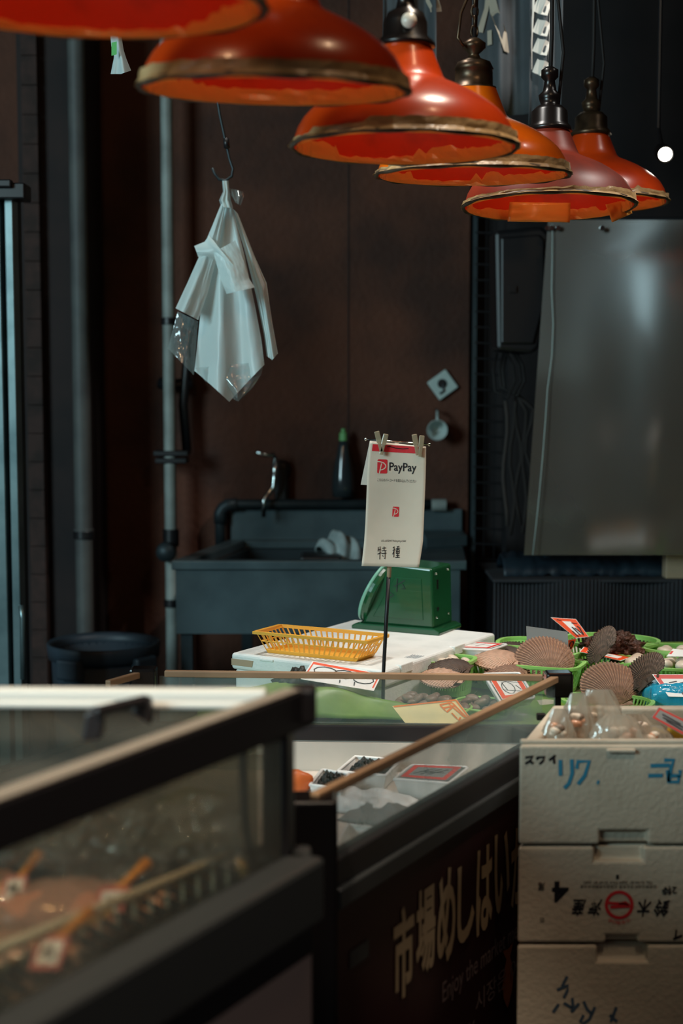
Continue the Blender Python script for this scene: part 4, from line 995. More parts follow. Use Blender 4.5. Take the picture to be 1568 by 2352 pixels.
card('red bordered price card lying on the tilted foam tray', *[cc + (p - cc) * 0.86 + nn * 0.002 for p in rim], strokes=[zero(0.42, 0.42, 0.2, 0.25), [(0.1, 0.75), (0.9, 0.6)], [(0.3, 0.65), (0.35, 0.3)], [(0.2, 0.35), (0.9, 0.2)], [(0.7, 0.5), (0.8, 0.3)]], bw=0.13, sw=0.0013)
# yellow price card with orange writing
card('yellow price card with orange handwriting leaning on the inner glass', P(940, 1673, 2.69), P(1092, 1664, 2.69), P(1048, 1606, 2.715), P(900, 1622, 2.715), base='paper_yellow', border=None, ink='orange_ink', sw=0.0030,
     strokes=[[(0.02, 0.97), (0.98, 0.97)], [(0.98, 0.97), (0.98, 0.1)], [(0.70, 0.85), (0.72, 0.55), (0.84, 0.7)], [(0.70, 0.85), (0.90, 0.9)], [(0.72, 0.72), (0.92, 0.76)], [(0.78, 0.5), (0.80, 0.2), (0.86, 0.3)], [(0.84, 0.85), (0.92, 0.3)], [(0.9, 0.88), (0.95, 0.2), (0.88, 0.15)]])
# blue wrapped package
c = PZ(1530, 1625, TZ + 0.01)
def bw_(u, v):
    a = 2 * pi * u; ph = (v - 0.5) * pi; k = 1 + 0.10 * noise.noise((cos(a) * 2, sin(a) * 2, v * 5)) + 0.03 * noise.noise((cos(a) * 8, sin(a) * 8, v * 14))
    e = 0.5; sg = lambda x: (abs(x) ** e) * (1 if x >= 0 else -1)
    return Vector((c.x + 0.03 + 0.075 * sg(cos(a)) * sg(cos(ph)) * k, c.y + 0.045 * sg(sin(a)) * sg(cos(ph)) * k, TZ + 0.034 + 0.033 * sg(sin(ph)) * k))
tag(MB().grid(bw_, 64, 32).build('blue_package', 'wrap_blue', smooth=True), 'shiny blue plastic wrapped package at the right edge of the table', 'package')

# ================================================================== PAYMENT SIGN
YS = 2.775
pb_ = PZ(879, 1575, TZ); pb_ = P(879, 1562, YS); pb_.z = TZ
t = thing('payment_sign', 'white payment card sign clipped to a thin dark pole', 'sign', (pb_.x, YS, TZ))
s = YS / F
MB().tube([pb_, P(880, 1550, YS), P(886, 1440, YS), P(892, 1325, YS)], [4.2 * s, 4.2 * s, 4.6 * s, 4.6 * s], 10).build('pole', 'black_metal', t, smooth=True)
MB().tube([P(893, 1326, YS), P(894, 1290, YS), P(905, 1100, YS + 0.015), P(911, 1018, YS + 0.008)], 5.2 * s, 10).build('pole_sleeve', 'foam_tape', t, smooth=True)
MB().tube([P(838, 1009, YS), P(987, 1021, YS)], 2.0 * s, 8).build('rod', 'chrome', t, smooth=True)
for q in ((839, 1009), (985, 1021)):
    MB().blob(P(*q, YS), (4 * s,) * 3, 2).build('rod_knob', 'chrome', t, smooth=True)
Lp = [(830, 1300), (836, 1245), (839, 1200), (841, 1150), (843, 1100), (845, 1060), (849, 1013)]
Rp = [(962, 1303), (971, 1245), (973, 1200), (975, 1150), (977, 1100), (978, 1060), (978, 1026)]
def SG(u, v):
    v_ = min(max(v, 0), 1); a, b = interp(Lp, v_), interp(Rp, v_)
    px = a[0] + (b[0] - a[0]) * u; py = a[1] + (b[1] - a[1]) * u
    return P(px, py, YS - 0.010 + 0.006 * sin(pi * u) - 0.012 * (1 - v_) ** 2 + 0.004 * u * (1 - v_))
cf = MB().grid(lambda u, v: SG(u, v), 20, 40).build('card_front', 'paper', t, smooth=True, solid=0.0008)
Sb = quadmap(P(828, 1113, YS + 0.06), P(950, 1120, YS + 0.06), P(978, 1026, YS + 0.002), P(849, 1013, YS + 0.002))
MB().grid(Sb, 6, 6).build('card_back', 'paper_white', t, solid=0.0008)
UV = lambda zx, zy: ((lambda px, py: ((px - (interp(Lp, (1301 - py) / 287)[0])) / (interp(Rp, (1301 - py) / 287)[0] - interp(Lp, (1301 - py) / 287)[0]),))(800 + zx / 6.533, 960 + zy / 6.533)[0])
def vv(zx, zy):
    px, py = 800 + zx / 6.533, 960 + zy / 6.533
    u = UV(zx, zy); lo, hi = 0.0, 1.0
    for _ in range(30):
        m_ = (lo + hi) / 2; a, b = interp(Lp, m_), interp(Rp, m_)
        if a[1] + (b[1] - a[1]) * u > py: lo = m_
        else: hi = m_
    return lo
uvp = lambda zx, zy: (UV(zx, zy), vv(zx, zy))
def zone(x0, y0, x1, y1):
    """bilinear patch on the card from its four corners measured on the card"""
    c_ = [uvp(x0[0], x0[1]), uvp(y0[0], y0[1]), uvp(x1[0], x1[1]), uvp(y1[0], y1[1])]
    def f(u, v):
        a = [(1 - u) * (1 - v), u * (1 - v), u * v, (1 - u) * v]
        return SG(sum(k * q[0] for k, q in zip(a, c_)), sum(k * q[1] for k, q in zip(a, c_)))
    return f
mb = MB(); Z = zone((350, 495), (1108, 540), (1112, 435), (362, 392)); rect(mb, Z, 0, 0, 1, 1, 0.0012); mb.build('red_band', 'logo_red', cf)
mb = MB(); stroke(mb, [(0.29, 0.72), (0.34, 0.80), (0.45, 0.62), (0.6, 0.55), (0.72, 0.66)], 0.0016, Z, 0.105, 0.014, 0.002); mb.build('elastic', 'black_ink', cf)
def logo(Z, par):
    mb = MB(); n = 10; pts = []
    for cx_, cy_, a0 in ((0.86, 0.9, 0), (0.14, 0.9, 90), (0.14, 0.1, 180), (0.86, 0.1, 270)):
        for k in range(5):
            a = radians(a0 + k * 22.5); pts.append((cx_ + 0.14 * cos(a), cy_ + 0.10 * sin(a)))
    mb.faces([Z(u, v) + nrm(Z, u, v) * 0.0010 for u, v in pts], [tuple(range(len(pts)))]); mb.build('logo_square', 'logo_red', par)
    mb = MB(); sw = 0.10 * 0.0205 * (Z(1, 0) - Z(0, 0)).length / 0.0205
    stroke(mb, [(0.0, 0.85), (0.3, 0.83), (0.62, 0.76), (0.82, 0.62), (0.84, 0.48), (0.72, 0.36), (0.5, 0.27), (0.32, 0.25)], sw, Z, (Z(1, 0) - Z(0, 0)).length, (Z(0, 1) - Z(0, 0)).length, 0.0016)
    stroke(mb, [(0.42, 0.72), (0.30, 0.30), (0.22, 0.0)], sw, Z, (Z(1, 0) - Z(0, 0)).length, (Z(0, 1) - Z(0, 0)).length, 0.0016)
    mb.build('logo_letter', 'paper', par)
logo(zone((430, 830), (580, 835), (585, 622), (435, 618)), cf)
logo(zone((655, 1480), (755, 1484), (762, 1332), (665, 1328)), cf)
mb = MB(); Z = zone((612, 830), (1018, 845), (1020, 682), (612, 665)); text(mb, 'PayPay', Z, 0, 0, 1, 1, 0.0012, 0.012); mb.build('lettering', 'black_ink', cf)
mb = MB(); Z = zone((432, 950), (1015, 975), (1018, 925), (434, 905)); text(mb, 'こちらのバーコードを読み込んでください', Z, 0, 0, 1, 1, 0.0012); mb.build('small_print', 'black_ink', cf)
mb = MB(); Z = zone((490, 1868), (862, 1872), (866, 1835), (494, 1828)); text(mb, 'U5-nRFZMTTNHqWyCSRF', Z, 0, 0, 1, 1, 0.0012); mb.build('small_print', 'black_ink', cf)
mb = MB(); Z = zone((435, 2120), (570, 2125), (575, 1930), (440, 1925)); sw = 0.0014
def hand(mb, Z, sts, W, H, sw): 
    for st in sts: stroke(mb, st, sw, Z, W, H, 0.0014)
hand(mb, Z, [[(0.08, 0.95), (0.05, 0.6)], [(0.28, 1.0), (0.25, 0.0)], [(0.05, 0.72), (0.38, 0.76)], [(0.0, 0.4), (0.42, 0.52)], [(0.5, 0.86), (0.95, 0.9)], [(0.72, 1.0), (0.72, 0.66)], [(0.45, 0.66), (1.0, 0.70)], [(0.45, 0.45), (1.0, 0.5)], [(0.84, 0.66), (0.84, 0.05), (0.74, 0.1)], [(0.55, 0.32), (0.64, 0.22)]], 0.019, 0.026, sw)
Z = zone((660, 2100), (770, 2100), (780, 1920), (670, 1915))
hand(mb, Z, [[(0.25, 0.92), (0.02, 0.82)], [(0.0, 0.62), (0.38, 0.68)], [(0.2, 0.85), (0.18, 0.05)], [(0.18, 0.55), (0.0, 0.3)], [(0.55, 0.92), (0.9, 0.98)], [(0.42, 0.78), (1.0, 0.82)], [(0.5, 0.68), (0.5, 0.35)], [(0.5, 0.68), (0.92, 0.70), (0.9, 0.35)], [(0.5, 0.52), (0.9, 0.53)], [(0.5, 0.35), (0.9, 0.36)], [(0.7, 0.9), (0.7, 0.05)], [(0.48, 0.2), (0.94, 0.22)], [(0.4, 0.04), (1.0, 0.06)]], 0.0155, 0.024, sw)
mb.build('handwriting', 'black_ink', cf)
for (px, py, a) in ((869, 1008, -14), (882, 1014, 14), (954, 1015, -10), (967, 1018, 6)):
    Rr = Matrix.Rotation(radians(a), 3, 'Y'); c = P(px, py, YS - 0.016)
    mb = MB(); mb.box(c + Rr @ Vector((0, 0, 0.004)), (12 * s, 0.005, 26 * s), Rr); mb.box(c - Rr @ Vector((0, 0, 0.016)), (9 * s, 0.004, 24 * s), Rr)
    mb.build('clip', 'clip_clear', t, bevel=0.0015)

# ================================================================== RIGHT DISPLAY CASE (chilled)
P1 = P(1282, 1572, 2.62); P1.z = 0.96; P2 = P(330, 1563, 2.66); P2.z = 0.96; P3 = Vector((-0.036, 1.84, 0.96)); P4 = P3 + (P2 - P1)
GZ = 0.868                                       # lower edge of the glass
t = thing('chilled_case', 'chilled display case with brown printed front panel and low glass rim', 'display case', ((P1.x + P3.x) / 2 - 0.2, 2.25, 0))
dx = (P2 - P1).normalized(); dl = (P1 - P3).normalized(); LL = (P1 - P3).length; nf = Vector((dl.y, -dl.x, 0))
def mbar(name, a, b, w_, h, m, bev=0.002): return MB().bar(a, b, w_, h).build(name, m, t, bevel=bev)
mbar('top_rail', P2 + Vector((0.04, 0, 0)), P1 - Vector((0.03, 0, 0)), 0.012, 0.012, 'bar_brown')
mbar('top_rail', P3, P1 - dl * 0.012, 0.014, 0.013, 'bar_brown')
mbar('top_rail', P2, P2 + (P4 - P2) * 0.12, 0.012, 0.012, 'bar_brown')
for p, w_ in ((P1, 0.05), (P2, 0.05)):
    MB().prism([(p.x - w_ / 2, p.y - 0.02), (p.x + w_ / 2, p.y - 0.02), (p.x + w_ / 2, p.y + 0.02), (p.x - w_ / 2, p.y + 0.02)], 0.93 if p is P2 else 0.925, 0.972).build('corner_cap', 'black_gloss', t, bevel=0.005)
for p, w_ in ((P1, 0.02), (P2, 0.02)):
    MB().box((p.x, p.y + 0.01, 0.90), (0.012, 0.012, 0.10)).build('corner_post', 'black_gloss', t)
MB().prism([(P3.x - 0.031, P3.y - 0.025), (P3.x + 0.031, P3.y - 0.025), (P3.x + 0.031, P3.y + 0.03), (P3.x - 0.031, P3.y + 0.03)], 0.0, 0.962).build('corner_post', 'black_gloss', t, bevel=0.006, seg=3)
def pane(a, b, z0, z1, m, name='glass_pane', par=None):
    d = (b - a).normalized(); n_ = Vector((-d.y, d.x, 0)) * 0.002
    MB().prism([(a + n_)[:2], (b + n_)[:2], (b - n_)[:2], (a - n_)[:2]], z0, z1).build(name, m, par or t)
pane(P3 + dl * 0.03, P1 - dl * 0.02, GZ, 0.955, 'glass_fog')
pane(P2 + Vector((0.03, 0, 0)), P1 - Vector((0.03, 0, 0)), GZ, 0.955, 'glass_back')
# rim frame under the glass
def fr_(a, b, w_, z0, z1, m, name):
    d = (b - a).normalized(); n_ = Vector((-d.y, d.x, 0)) * w_ / 2
    return MB().prism([(a + n_)[:2], (b + n_)[:2], (b - n_)[:2], (a - n_)[:2]], z0, z1).build(name, m, t, bevel=0.003)
fr_(P2, P1, 0.03, 0.838, GZ, 'frame_dark', 'rim_frame')
fr_(P3 + dl * 0.03, P1, 0.03, 0.828, GZ, 'frame_dark', 'rim_frame')
fr_(P3 + dl * 0.03 + nf * 0.008, P1 + nf * 0.008, 0.03, 0.800, 0.829, 'frame_grey', 'bumper_rail')
fr_(P2, P4, 0.03, 0.838, GZ, 'frame_dark', 'rim_frame')
# front panel with print
fo_ = nf * 0.012
pa0, pa1 = P3 + dl * 0.032 + fo_, P1 + fo_
fp = fr_(pa0 - fo_, pa1 - fo_, 0.022, 0.06, 0.80, 'panel_brown', 'front_panel')
fr_(P2, P1, 0.02, 0.05, 0.84, 'liner', 'back_panel')
fr_(P2, P4, 0.02, 0.05, 0.84, 'panel_brown', 'side_panel')
fr_(P4, P3, 0.02, 0.05, 0.84, 'panel_brown', 'end_panel')
FZ = 0.782
sh = lambda p, c_, k: c_ + (p - c_) * k
pc = (P1 + P2 + P3 + P4) / 4
MB().prism([sh(p, pc, 0.975)[:2] for p in (P1, P2, P4, P3)], FZ - 0.02, FZ).build('liner_floor', 'liner', t)
LI = [sh(p, pc, 0.965) for p in (P1, P2, P4, P3)]
mb = MB()
for i in range(4):
    a, b = LI[i], LI[(i + 1) % 4]; d = (b - a).normalized(); n_ = Vector((-d.y, d.x, 0)) * 0.004
    mb.prism([(a + n_)[:2], (b + n_)[:2], (b - n_)[:2], (a - n_)[:2]], FZ, 0.836)
mb.build('liner_walls', 'liner', t)
MB().box((LI[0] + (LI[1] - LI[0]) * 0.72) + Vector((0, -0.012, -0.137)), (0.035, 0.004, 0.02)).build('rating_plate', 'paper_white', t)
PNL = lambda sdist, z: Vector((P3.x, P3.y, 0)) + dl * sdist + nf * 0.0115 + Vector((0, 0, z))
SP = lambda u, v: PNL(u, v)                      # metric surface: u along the panel, v height
mb = MB()
glyphs = '市場めしはいかが'
for i, g_ in enumerate(glyphs):
    u0 = 0.205 + i * 0.0735; text(mb, g_, SP, u0, 0.598 + 0.01 * (i % 2), u0 + 0.066, 0.738 + 0.006 * (i % 3), 0.0015, 0.028)
mb.build('lettering', 'panel_letter', fp)
for tx, q_ in (('Enjoy the market meal', (0.372, 0.527, 0.70, 0.570)), ('시장은 어때', (0.50, 0.468, 0.73, 0.505)), ('市场好大米', (0.25, 0.425, 0.50, 0.463))):
    mb = MB(); text(mb, tx, SP, *q_, 0.0015); mb.build('small_print', 'panel_small', fp)
mb = MB(); fish = [(0.5, 0.0), (0.62, 0.08), (0.75, 0.25), (0.78, 0.45), (0.70, 0.65), (0.60, 0.78), (0.78, 0.97), (0.5, 0.92), (0.2, 0.97), (0.42, 0.78), (0.28, 0.6), (0.22, 0.4), (0.3, 0.2)]
mb.faces([SP(0.595 + 0.085 * a, 0.425 + 0.115 * b) + nf * 0.0008 for a, b in fish], [tuple(range(len(fish)))]); mb.build('fish_print', 'fish_print', fp)
mb = MB(); mb.faces([SP(a, b) + nf * 0.001 for a, b in ((0.075, 0.700), (0.130, 0.700), (0.130, 0.725), (0.075, 0.725))], [(0, 1, 2, 3)]); mb.build('plate', 'frame_grey', fp)

# things inside it
ZI = FZ
_, rm = trayq('deep white foam tray with a red bordered price card in the chilled case', [(905, 1790), (1030, 1800), (1075, 1763), (945, 1758)], FZ + 0.036, 0.034)
card('red bordered price card lying on the deep tray in the chilled case', *[p + Vector((0, 0, 0.003)) for p in [sh(q_, sum(rm, Vector()) / 4, 0.86) for q_ in rm]], base='card_grey', border='red_ink', bw=0.16, strokes=[[(0.2, 0.3), (0.5, 0.75)], [(0.35, 0.3), (0.65, 0.72)], [(0.5, 0.3), (0.8, 0.7)], [(0.3, 0.5), (0.8, 0.45)]], sw=0.0022)
for px4, lab, lab2 in (([(775, 1772), (885, 1782), (920, 1746), (815, 1738)], 'white foam tray of black seaweed at the back of the chilled case', 'black seaweed heaped in the back tray of the chilled case'), ([(712, 1803), (785, 1812), (800, 1778), (740, 1768)], 'smaller white foam tray of black seaweed near the corner post', 'black seaweed heaped in the tray near the corner post')):
    _, rm = trayq(lab, px4, FZ + 0.032, 0.03)
    cc = sum(rm, Vector()) / 4; ax = (rm[1] - rm[0]) * 0.4; ay = (rm[3] - rm[0]) * 0.4
    mb = MB(); mb.grid(lambda u, v: cc + ax * (u * 2 - 1) + ay * (v * 2 - 1) + Vector((0, 0, -0.012 + 0.020 * sin(pi * u) ** 0.5 * sin(pi * v) ** 0.5 + 0.012 * noise.noise((u * 9, v * 9, 2)))), 40, 40)
    tag(mb.build('seaweed', 'seaweed', smooth=False), lab2, 'seaweed', kind='stuff')
# crumpled papers / bags of the near part of the case
def sheetpile(px, py, z, w_, d_, h, seed, m, name, label, cat):
    c = PZ(px, py, z)
    def fn(u, v): return c + E * (u - 0.5) * w_ + D * (v - 0.5) * d_ + Vector((0, 0, 0.002 + h * (sin(pi * u) * sin(pi * v)) ** 0.6 * (0.75 + 0.5 * noise.noise((u * 4, v * 4, seed))) + 0.004 * noise.noise((u * 12, v * 12, seed))))
    return tag(MB().grid(fn, 36, 28).build(name, m, smooth=True, solid=0.0012), label, cat)
sheetpile(845, 1852, FZ, 0.20, 0.12, 0.030, 2, 'tray_white', 'wrapped_packet', 'white wrapped packet lying in front of the deep tray', 'packet')
sheetpile(880, 1880, FZ, 0.12, 0.10, 0.024, 5, 'card_grey', 'wrapped_packet', 'grey wrapped packet lying close behind the front glass', 'packet')
sheetpile(700, 1830, FZ, 0.12, 0.08, 0.018, 8, 'tray_white', 'wrapped_packet', 'pale packet lying behind the black corner post', 'packet')
_, rm = trayq('open white foam tray nearest the front glass of the chilled case', [(770, 1950), (850, 1960), (890, 1905), (800, 1895)], FZ + 0.03, 0.028)
c = PZ(676, 1800, FZ + 0.03)
mb = MB(); mb.blob(c, (0.030, 0.02, 0.026), 3, 0.25, 5, 2); tag(mb.build('orange_roe_pack', 'orange_food', smooth=True), 'round orange food pack beside the black seaweed tray', 'food')
# yellow card with red writing, seen through the near case
card('yellow curved price card with red writing in the chilled case', P(345, 1845, 2.18), P(500, 1850, 2.12), P(530, 1822, 2.14), P(430, 1806, 2.22), base='paper_yellow', border=None, ink='orange_red', strokes=[[(0.5, 0.7), (0.52, 0.35), (0.6, 0.3)], [(0.62, 0.75), (0.66, 0.2)], [(0.66, 0.8), (0.78, 0.75), (0.76, 0.2)], [(0.85, 0.75), (0.9, 0.3)]], sw=0.003)
# small black clip on the front rail
tag(MB().box(P(1242, 1646, 2.44), (0.015, 0.012, 0.011)).build('clip', 'black_plastic', bevel=0.001), 'small black clip near the corner of the chilled case glass', 'clip')

# ================================================================== LEFT DISPLAY CASE (nearest, out of focus)
Q1 = P(672, 1600, 1.60); TZ2 = 1.155; BZ2 = 0.968
Q1.z = 0
SL = 1.0; QF = Q1 - D * SL; QL = Q1 + Vector((-0.85, 0.02, 0)); QLF = QL - D * SL
t = thing('glass_case', 'blurred dark framed glass display case of wrapped seafood in the front left', 'display case', (Q1 + QLF) / 2)
def b2(name, a, b, w_, z0, z1, m, bev=0.003, off=0.0):
    d = (b - a).normalized(); n_ = Vector((-d.y, d.x, 0))
    a = a + n_ * off; b = b + n_ * off
    return MB().prism([(a + n_ * w_ / 2)[:2], (b + n_ * w_ / 2)[:2], (b - n_ * w_ / 2)[:2], (a - n_ * w_ / 2)[:2]], z0, z1).build(name, m, t, bevel=bev)
b2('top_rail', QF, Q1 + D * 0.03, 0.022, TZ2 - 0.045, TZ2, 'frame_dark')
b2('rail_highlight', QF, Q1 + D * 0.0, 0.020, TZ2, TZ2 + 0.003, 'rail_top_lit')  # pale strip paints the light along the top of the dark rail
b2('sliding_track', QL, Q1 + Vector((-0.03, 0.0, 0)), 0.020, TZ2 - 0.012, TZ2 + 0.002, 'white_alu', off=0.0)
b2('sliding_track', QL - Vector((0, 0.03, 0)), Q1 + Vector((-0.03, -0.03, 0)), 0.010, TZ2 - 0.014, TZ2 - 0.006, 'white_alu')
MB().box((Q1.x + 0.012, Q1.y + 0.012, TZ2 - 0.018), (0.03, 0.03, 0.045)).build('corner_cap', 'black_plastic', t, bevel=0.006)
MB().prism([(Q1.x - 0.035, Q1.y - 0.02), (Q1.x - 0.005, Q1.y - 0.02), (Q1.x + 0.002, Q1.y + 0.01), (Q1.x - 0.03, Q1.y + 0.01)], BZ2, TZ2 - 0.04).build('corner_post', 'frame_dark', t, bevel=0.002)
pane(QF, Q1 - D * 0.03, BZ2 - 0.01, TZ2 - 0.04, 'glass', par=t)
pane(QL, Q1 - Vector((0.04, 0, 0)), BZ2 - 0.01, TZ2 - 0.012, 'glass', par=t)
# base
b2('base_rail', QF - D * 0.0, Q1 + D * 0.0, 0.05, BZ2 - 0.075, BZ2, 'frame_grey', 0.006, off=-0.018)
b2('end_rail', QL, Q1 + Vector((0.02, 0, 0)), 0.05, BZ2 - 0.075, BZ2, 'frame_grey', 0.006)
b2('front_panel', QF, Q1, 0.03, 0.05, BZ2 - 0.075, 'cab_grey', 0.002, off=-0.01)
b2('end_panel', QL, Q1, 0.03, 0.05, BZ2 - 0.075, 'frame_dark', 0.002)
b2('shadow_band', QF, Q1, 0.034, BZ2 - 0.115, BZ2 - 0.075, 'black_metal', 0.002, off=-0.012)  # black strip put in as the shade below the base rail
MB().prism([p[:2] for p in (Q1, QL, QLF, QF)], BZ2 - 0.10, BZ2 - 0.062).build('well_floor', 'tray_inside', t)
# slot in the front panel
a = Q1 - D * 0.30; n_ = Vector((D.y, -D.x, 0))
MB().prism([(a + n_ * 0.022)[:2], (a + D * 0.085 + n_ * 0.022)[:2], (a + D * 0.085 + n_ * 0.028)[:2], (a + n_ * 0.028)[:2]], 0.792, 0.826).build('grip_slot', 'black_metal', t, bevel=0.003)
# air grille: thin slats along the front
nin = Vector((-D.y, D.x, 0))
mb = MB()
for k in range(34):
    c = Q1 - D * (0.05 + k * 0.022) + nin * 0.045
    mb.bar(Vector((*(c - nin * 0.018)[:2], BZ2 - 0.012)), Vector((*(c + nin * 0.018)[:2], BZ2 - 0.004)), 0.010, 0.003)
mb.build('grille_slats', 'frame_dark', t)
b2('grille_edge', QF + nin * 0.068, Q1 - D * 0.06 + nin * 0.068, 0.006, BZ2 - 0.03, BZ2 - 0.001, 'slat_ochre', 0.001)
b2('grille_edge', Q1 - D * 0.07 + nin * 0.02, Q1 - D * 0.03 + nin * 0.066, 0.008, BZ2 - 0.02, BZ2 - 0.002, 'slat_ochre', 0.001)
wa, wb = PZ(533, 1962, BZ2 + 0.018), PZ(-120, 2228, BZ2 + 0.018)
mb = MB(); mb.tube([wa, wb], 0.0055, 10); mb.build('wire_rail', 'wire_steel', t, smooth=True)
mb = MB()
for k in range(16):
    p = wa.lerp(wb, 0.02 + k / 16); mb.tube([p, Vector((p.x, p.y, BZ2 - 0.06))], 0.0018, 6)
mb.build('rail_wires', 'wire_steel', t)
MB().tube([P(556, 1640, 1.555), P(558, 1760, 1.555), P(562, 1880, 1.555), P(572, 1950, 1.55), P(596, 2010, 1.55)], 0.005, 8).build('gasket', 'black_plastic', t, smooth=True)
# handle bracket on the sliding glass
a, b, c = P(195, 1690, 1.50), P(215, 1632, 1.50), P(335, 1612, 1.54)
mb = MB(); mb.extr([P(185, 1705, 1.5), P(195, 1640, 1.5), P(212, 1632, 1.5), P(238, 1640, 1.5), P(232, 1700, 1.5)], (0.0, 0.03, 0)); mb.bar(P(215, 1636, 1.5), P(340, 1606, 1.56), 0.014, 0.010); mb.extr([P(300, 1640, 1.55), P(310, 1612, 1.55), P(345, 1608, 1.55), P(350, 1650, 1.55), P(345, 1668, 1.55)], (0, 0.02, 0))
mb.build('door_handle', 'frame_dark', t, bevel=0.003)
# clear wrap at the back of the case
def cw(u, v):
    px = -60 + 610 * u
    return P(px, 2010 - 165 * v - 20 * sin(u * 9), 1.49 + 0.055 * v + 0.035 * noise.noise((u * 7, v * 3, 1)) + 0.016 * noise.noise((u * 24, v * 9, 3)) + 0.006 * noise.noise((u * 60, v * 20, 5)))
tag(MB().grid(cw, 110, 40).build('clear_wrap', 'wrap_loose', smooth=True), 'crumpled clear plastic wrap lying behind the seafood bags in the front case', 'plastic wrap')
# wrapped seafood bags with labels
def seafood(px, py, l, w_, rz, seed, m, label):
    c = PZ(px, py, BZ2 - 0.02); c.z = BZ2 - 0.060
    t = thing('seafood_bag', label, 'seafood', c, rz, 'wrapped seafood bags in the front case')
    def fn(u, v):
        a = 2 * pi * u; ph = (v - 0.5) * pi; sg = lambda x, e: (abs(x) ** e) * (1 if x >= 0 else -1)
        k = 1 + 0.12 * noise.noise((cos(a) * 2, sin(a) * 2, v * 3 + seed))
        return Vector((l / 2 * sg(cos(a), 0.7) * sg(cos(ph), 0.6) * k, w_ / 2 * sg(sin(a), 0.7) * sg(cos(ph), 0.6) * k, 0.034 + 0.033 * sg(sin(ph), 0.8) * k))
    MB().grid(fn, 40, 20).build('fillet', m, t, smooth=True, local=True)
    def fl_(u, v): 
        return Vector(((u - 0.5) * l * 1.12, (v - 0.5) * w_ * 1.15, 0.028 + 0.044 * (sin(pi * u) * sin(pi * v)) ** 0.45 + 0.003 * noise.noise((u * 9, v * 9, seed))))
    MB().grid(fl_, 26, 20).build('film', 'wrap_clear', t, smooth=True, local=True)
    MB().tube([(l * 0.34, -w_ * 0.25, 0.066), (l * 0.42, 0.05 * w_, 0.074), (l * 0.50, w_ * 0.30, 0.082)], [0.004, 0.0045, 0.007], 8).build('tie', 'tie_orange', t, smooth=True, local=True)
    S = quadmap((l * 0.24, -w_ * 0.56, 0.052), (l * 0.43, -w_ * 0.53, 0.052), (l * 0.45, -w_ * 0.24, 0.074), (l * 0.26, -w_ * 0.27, 0.074))
    MB().grid(S, 3, 3).build('tag', 'red_tag', t, local=True, solid=0.001)
    S2 = lambda u, v: S(0.14 + 0.72 * u, 0.14 + 0.72 * v) + Vector((0, -0.0012, 0.0012))
    MB().grid(S2, 3, 3).build('tag_sheet', 'paper_white', t, local=True)
    mb = MB()
    for q_ in ([(0.2, 0.3), (0.35, 0.75)], [(0.3, 0.55), (0.6, 0.6)], [(0.6, 0.75), (0.7, 0.3)], [(0.45, 0.3), (0.85, 0.35)]):
        for (p_, r_) in zip(q_[:-1], q_[1:]):
            a3, b3 = S2(*p_), S2(*r_); mb.bar(a3 + Vector((0, -0.001, 0.001)), b3 + Vector((0, -0.001, 0.001)), 0.002, 0.0006)
    mb.build('tag_writing', 'black_ink', t, local=True)
    return t
seafood(160, 2088, 0.155, 0.10, radians(-4), 1, 'flesh', 'pinkish wrapped seafood bag with orange tie, farthest along the wire rail')
seafood(-45, 2070, 0.12, 0.08, radians(4), 2, 'flesh2', 'wrapped seafood bag at the left edge behind the nearer bags')
seafood(20, 2205, 0.15, 0.085, radians(-6), 3, 'flesh2', 'pale orange wrapped seafood bag nearest the wire rail')
seafood(-190, 2220, 0.12, 0.08, radians(0), 4, 'flesh', 'pink wrapped seafood bag cut off at the left edge')
# small pink pieces between rail and grille
rnd = random.Random(9)
o0 = None
for k in range(14):
    f_ = k / 13; px, py = 402 - 410 * f_, 2055 + 190 * f_
    p = PZ(px + rnd.uniform(-6, 6), py + rnd.uniform(-5, 5), BZ2 - 0.012); s_ = rnd.uniform(0.75, 1.15)
    if k in (3, 9): continue
    if o0 is None:
        o0 = MB().blob((0, 0, 0), (0.013, 0.010, 0.009), 3, 0.2, 5, 1).build('pink_piece', 'flesh2', smooth=True, local=True); o = o0
    else: o = o0.copy(); C.objects.link(o)
    o.location = (p.x, p.y, BZ2 - 0.014); o.scale = (s_,) * 3; o.rotation_euler = (0, 0, rnd.uniform(0, 6)); tag(o, 'small pinkish piece in the row between wire rail and grille', 'shellfish', 'pink pieces along the wire rail')

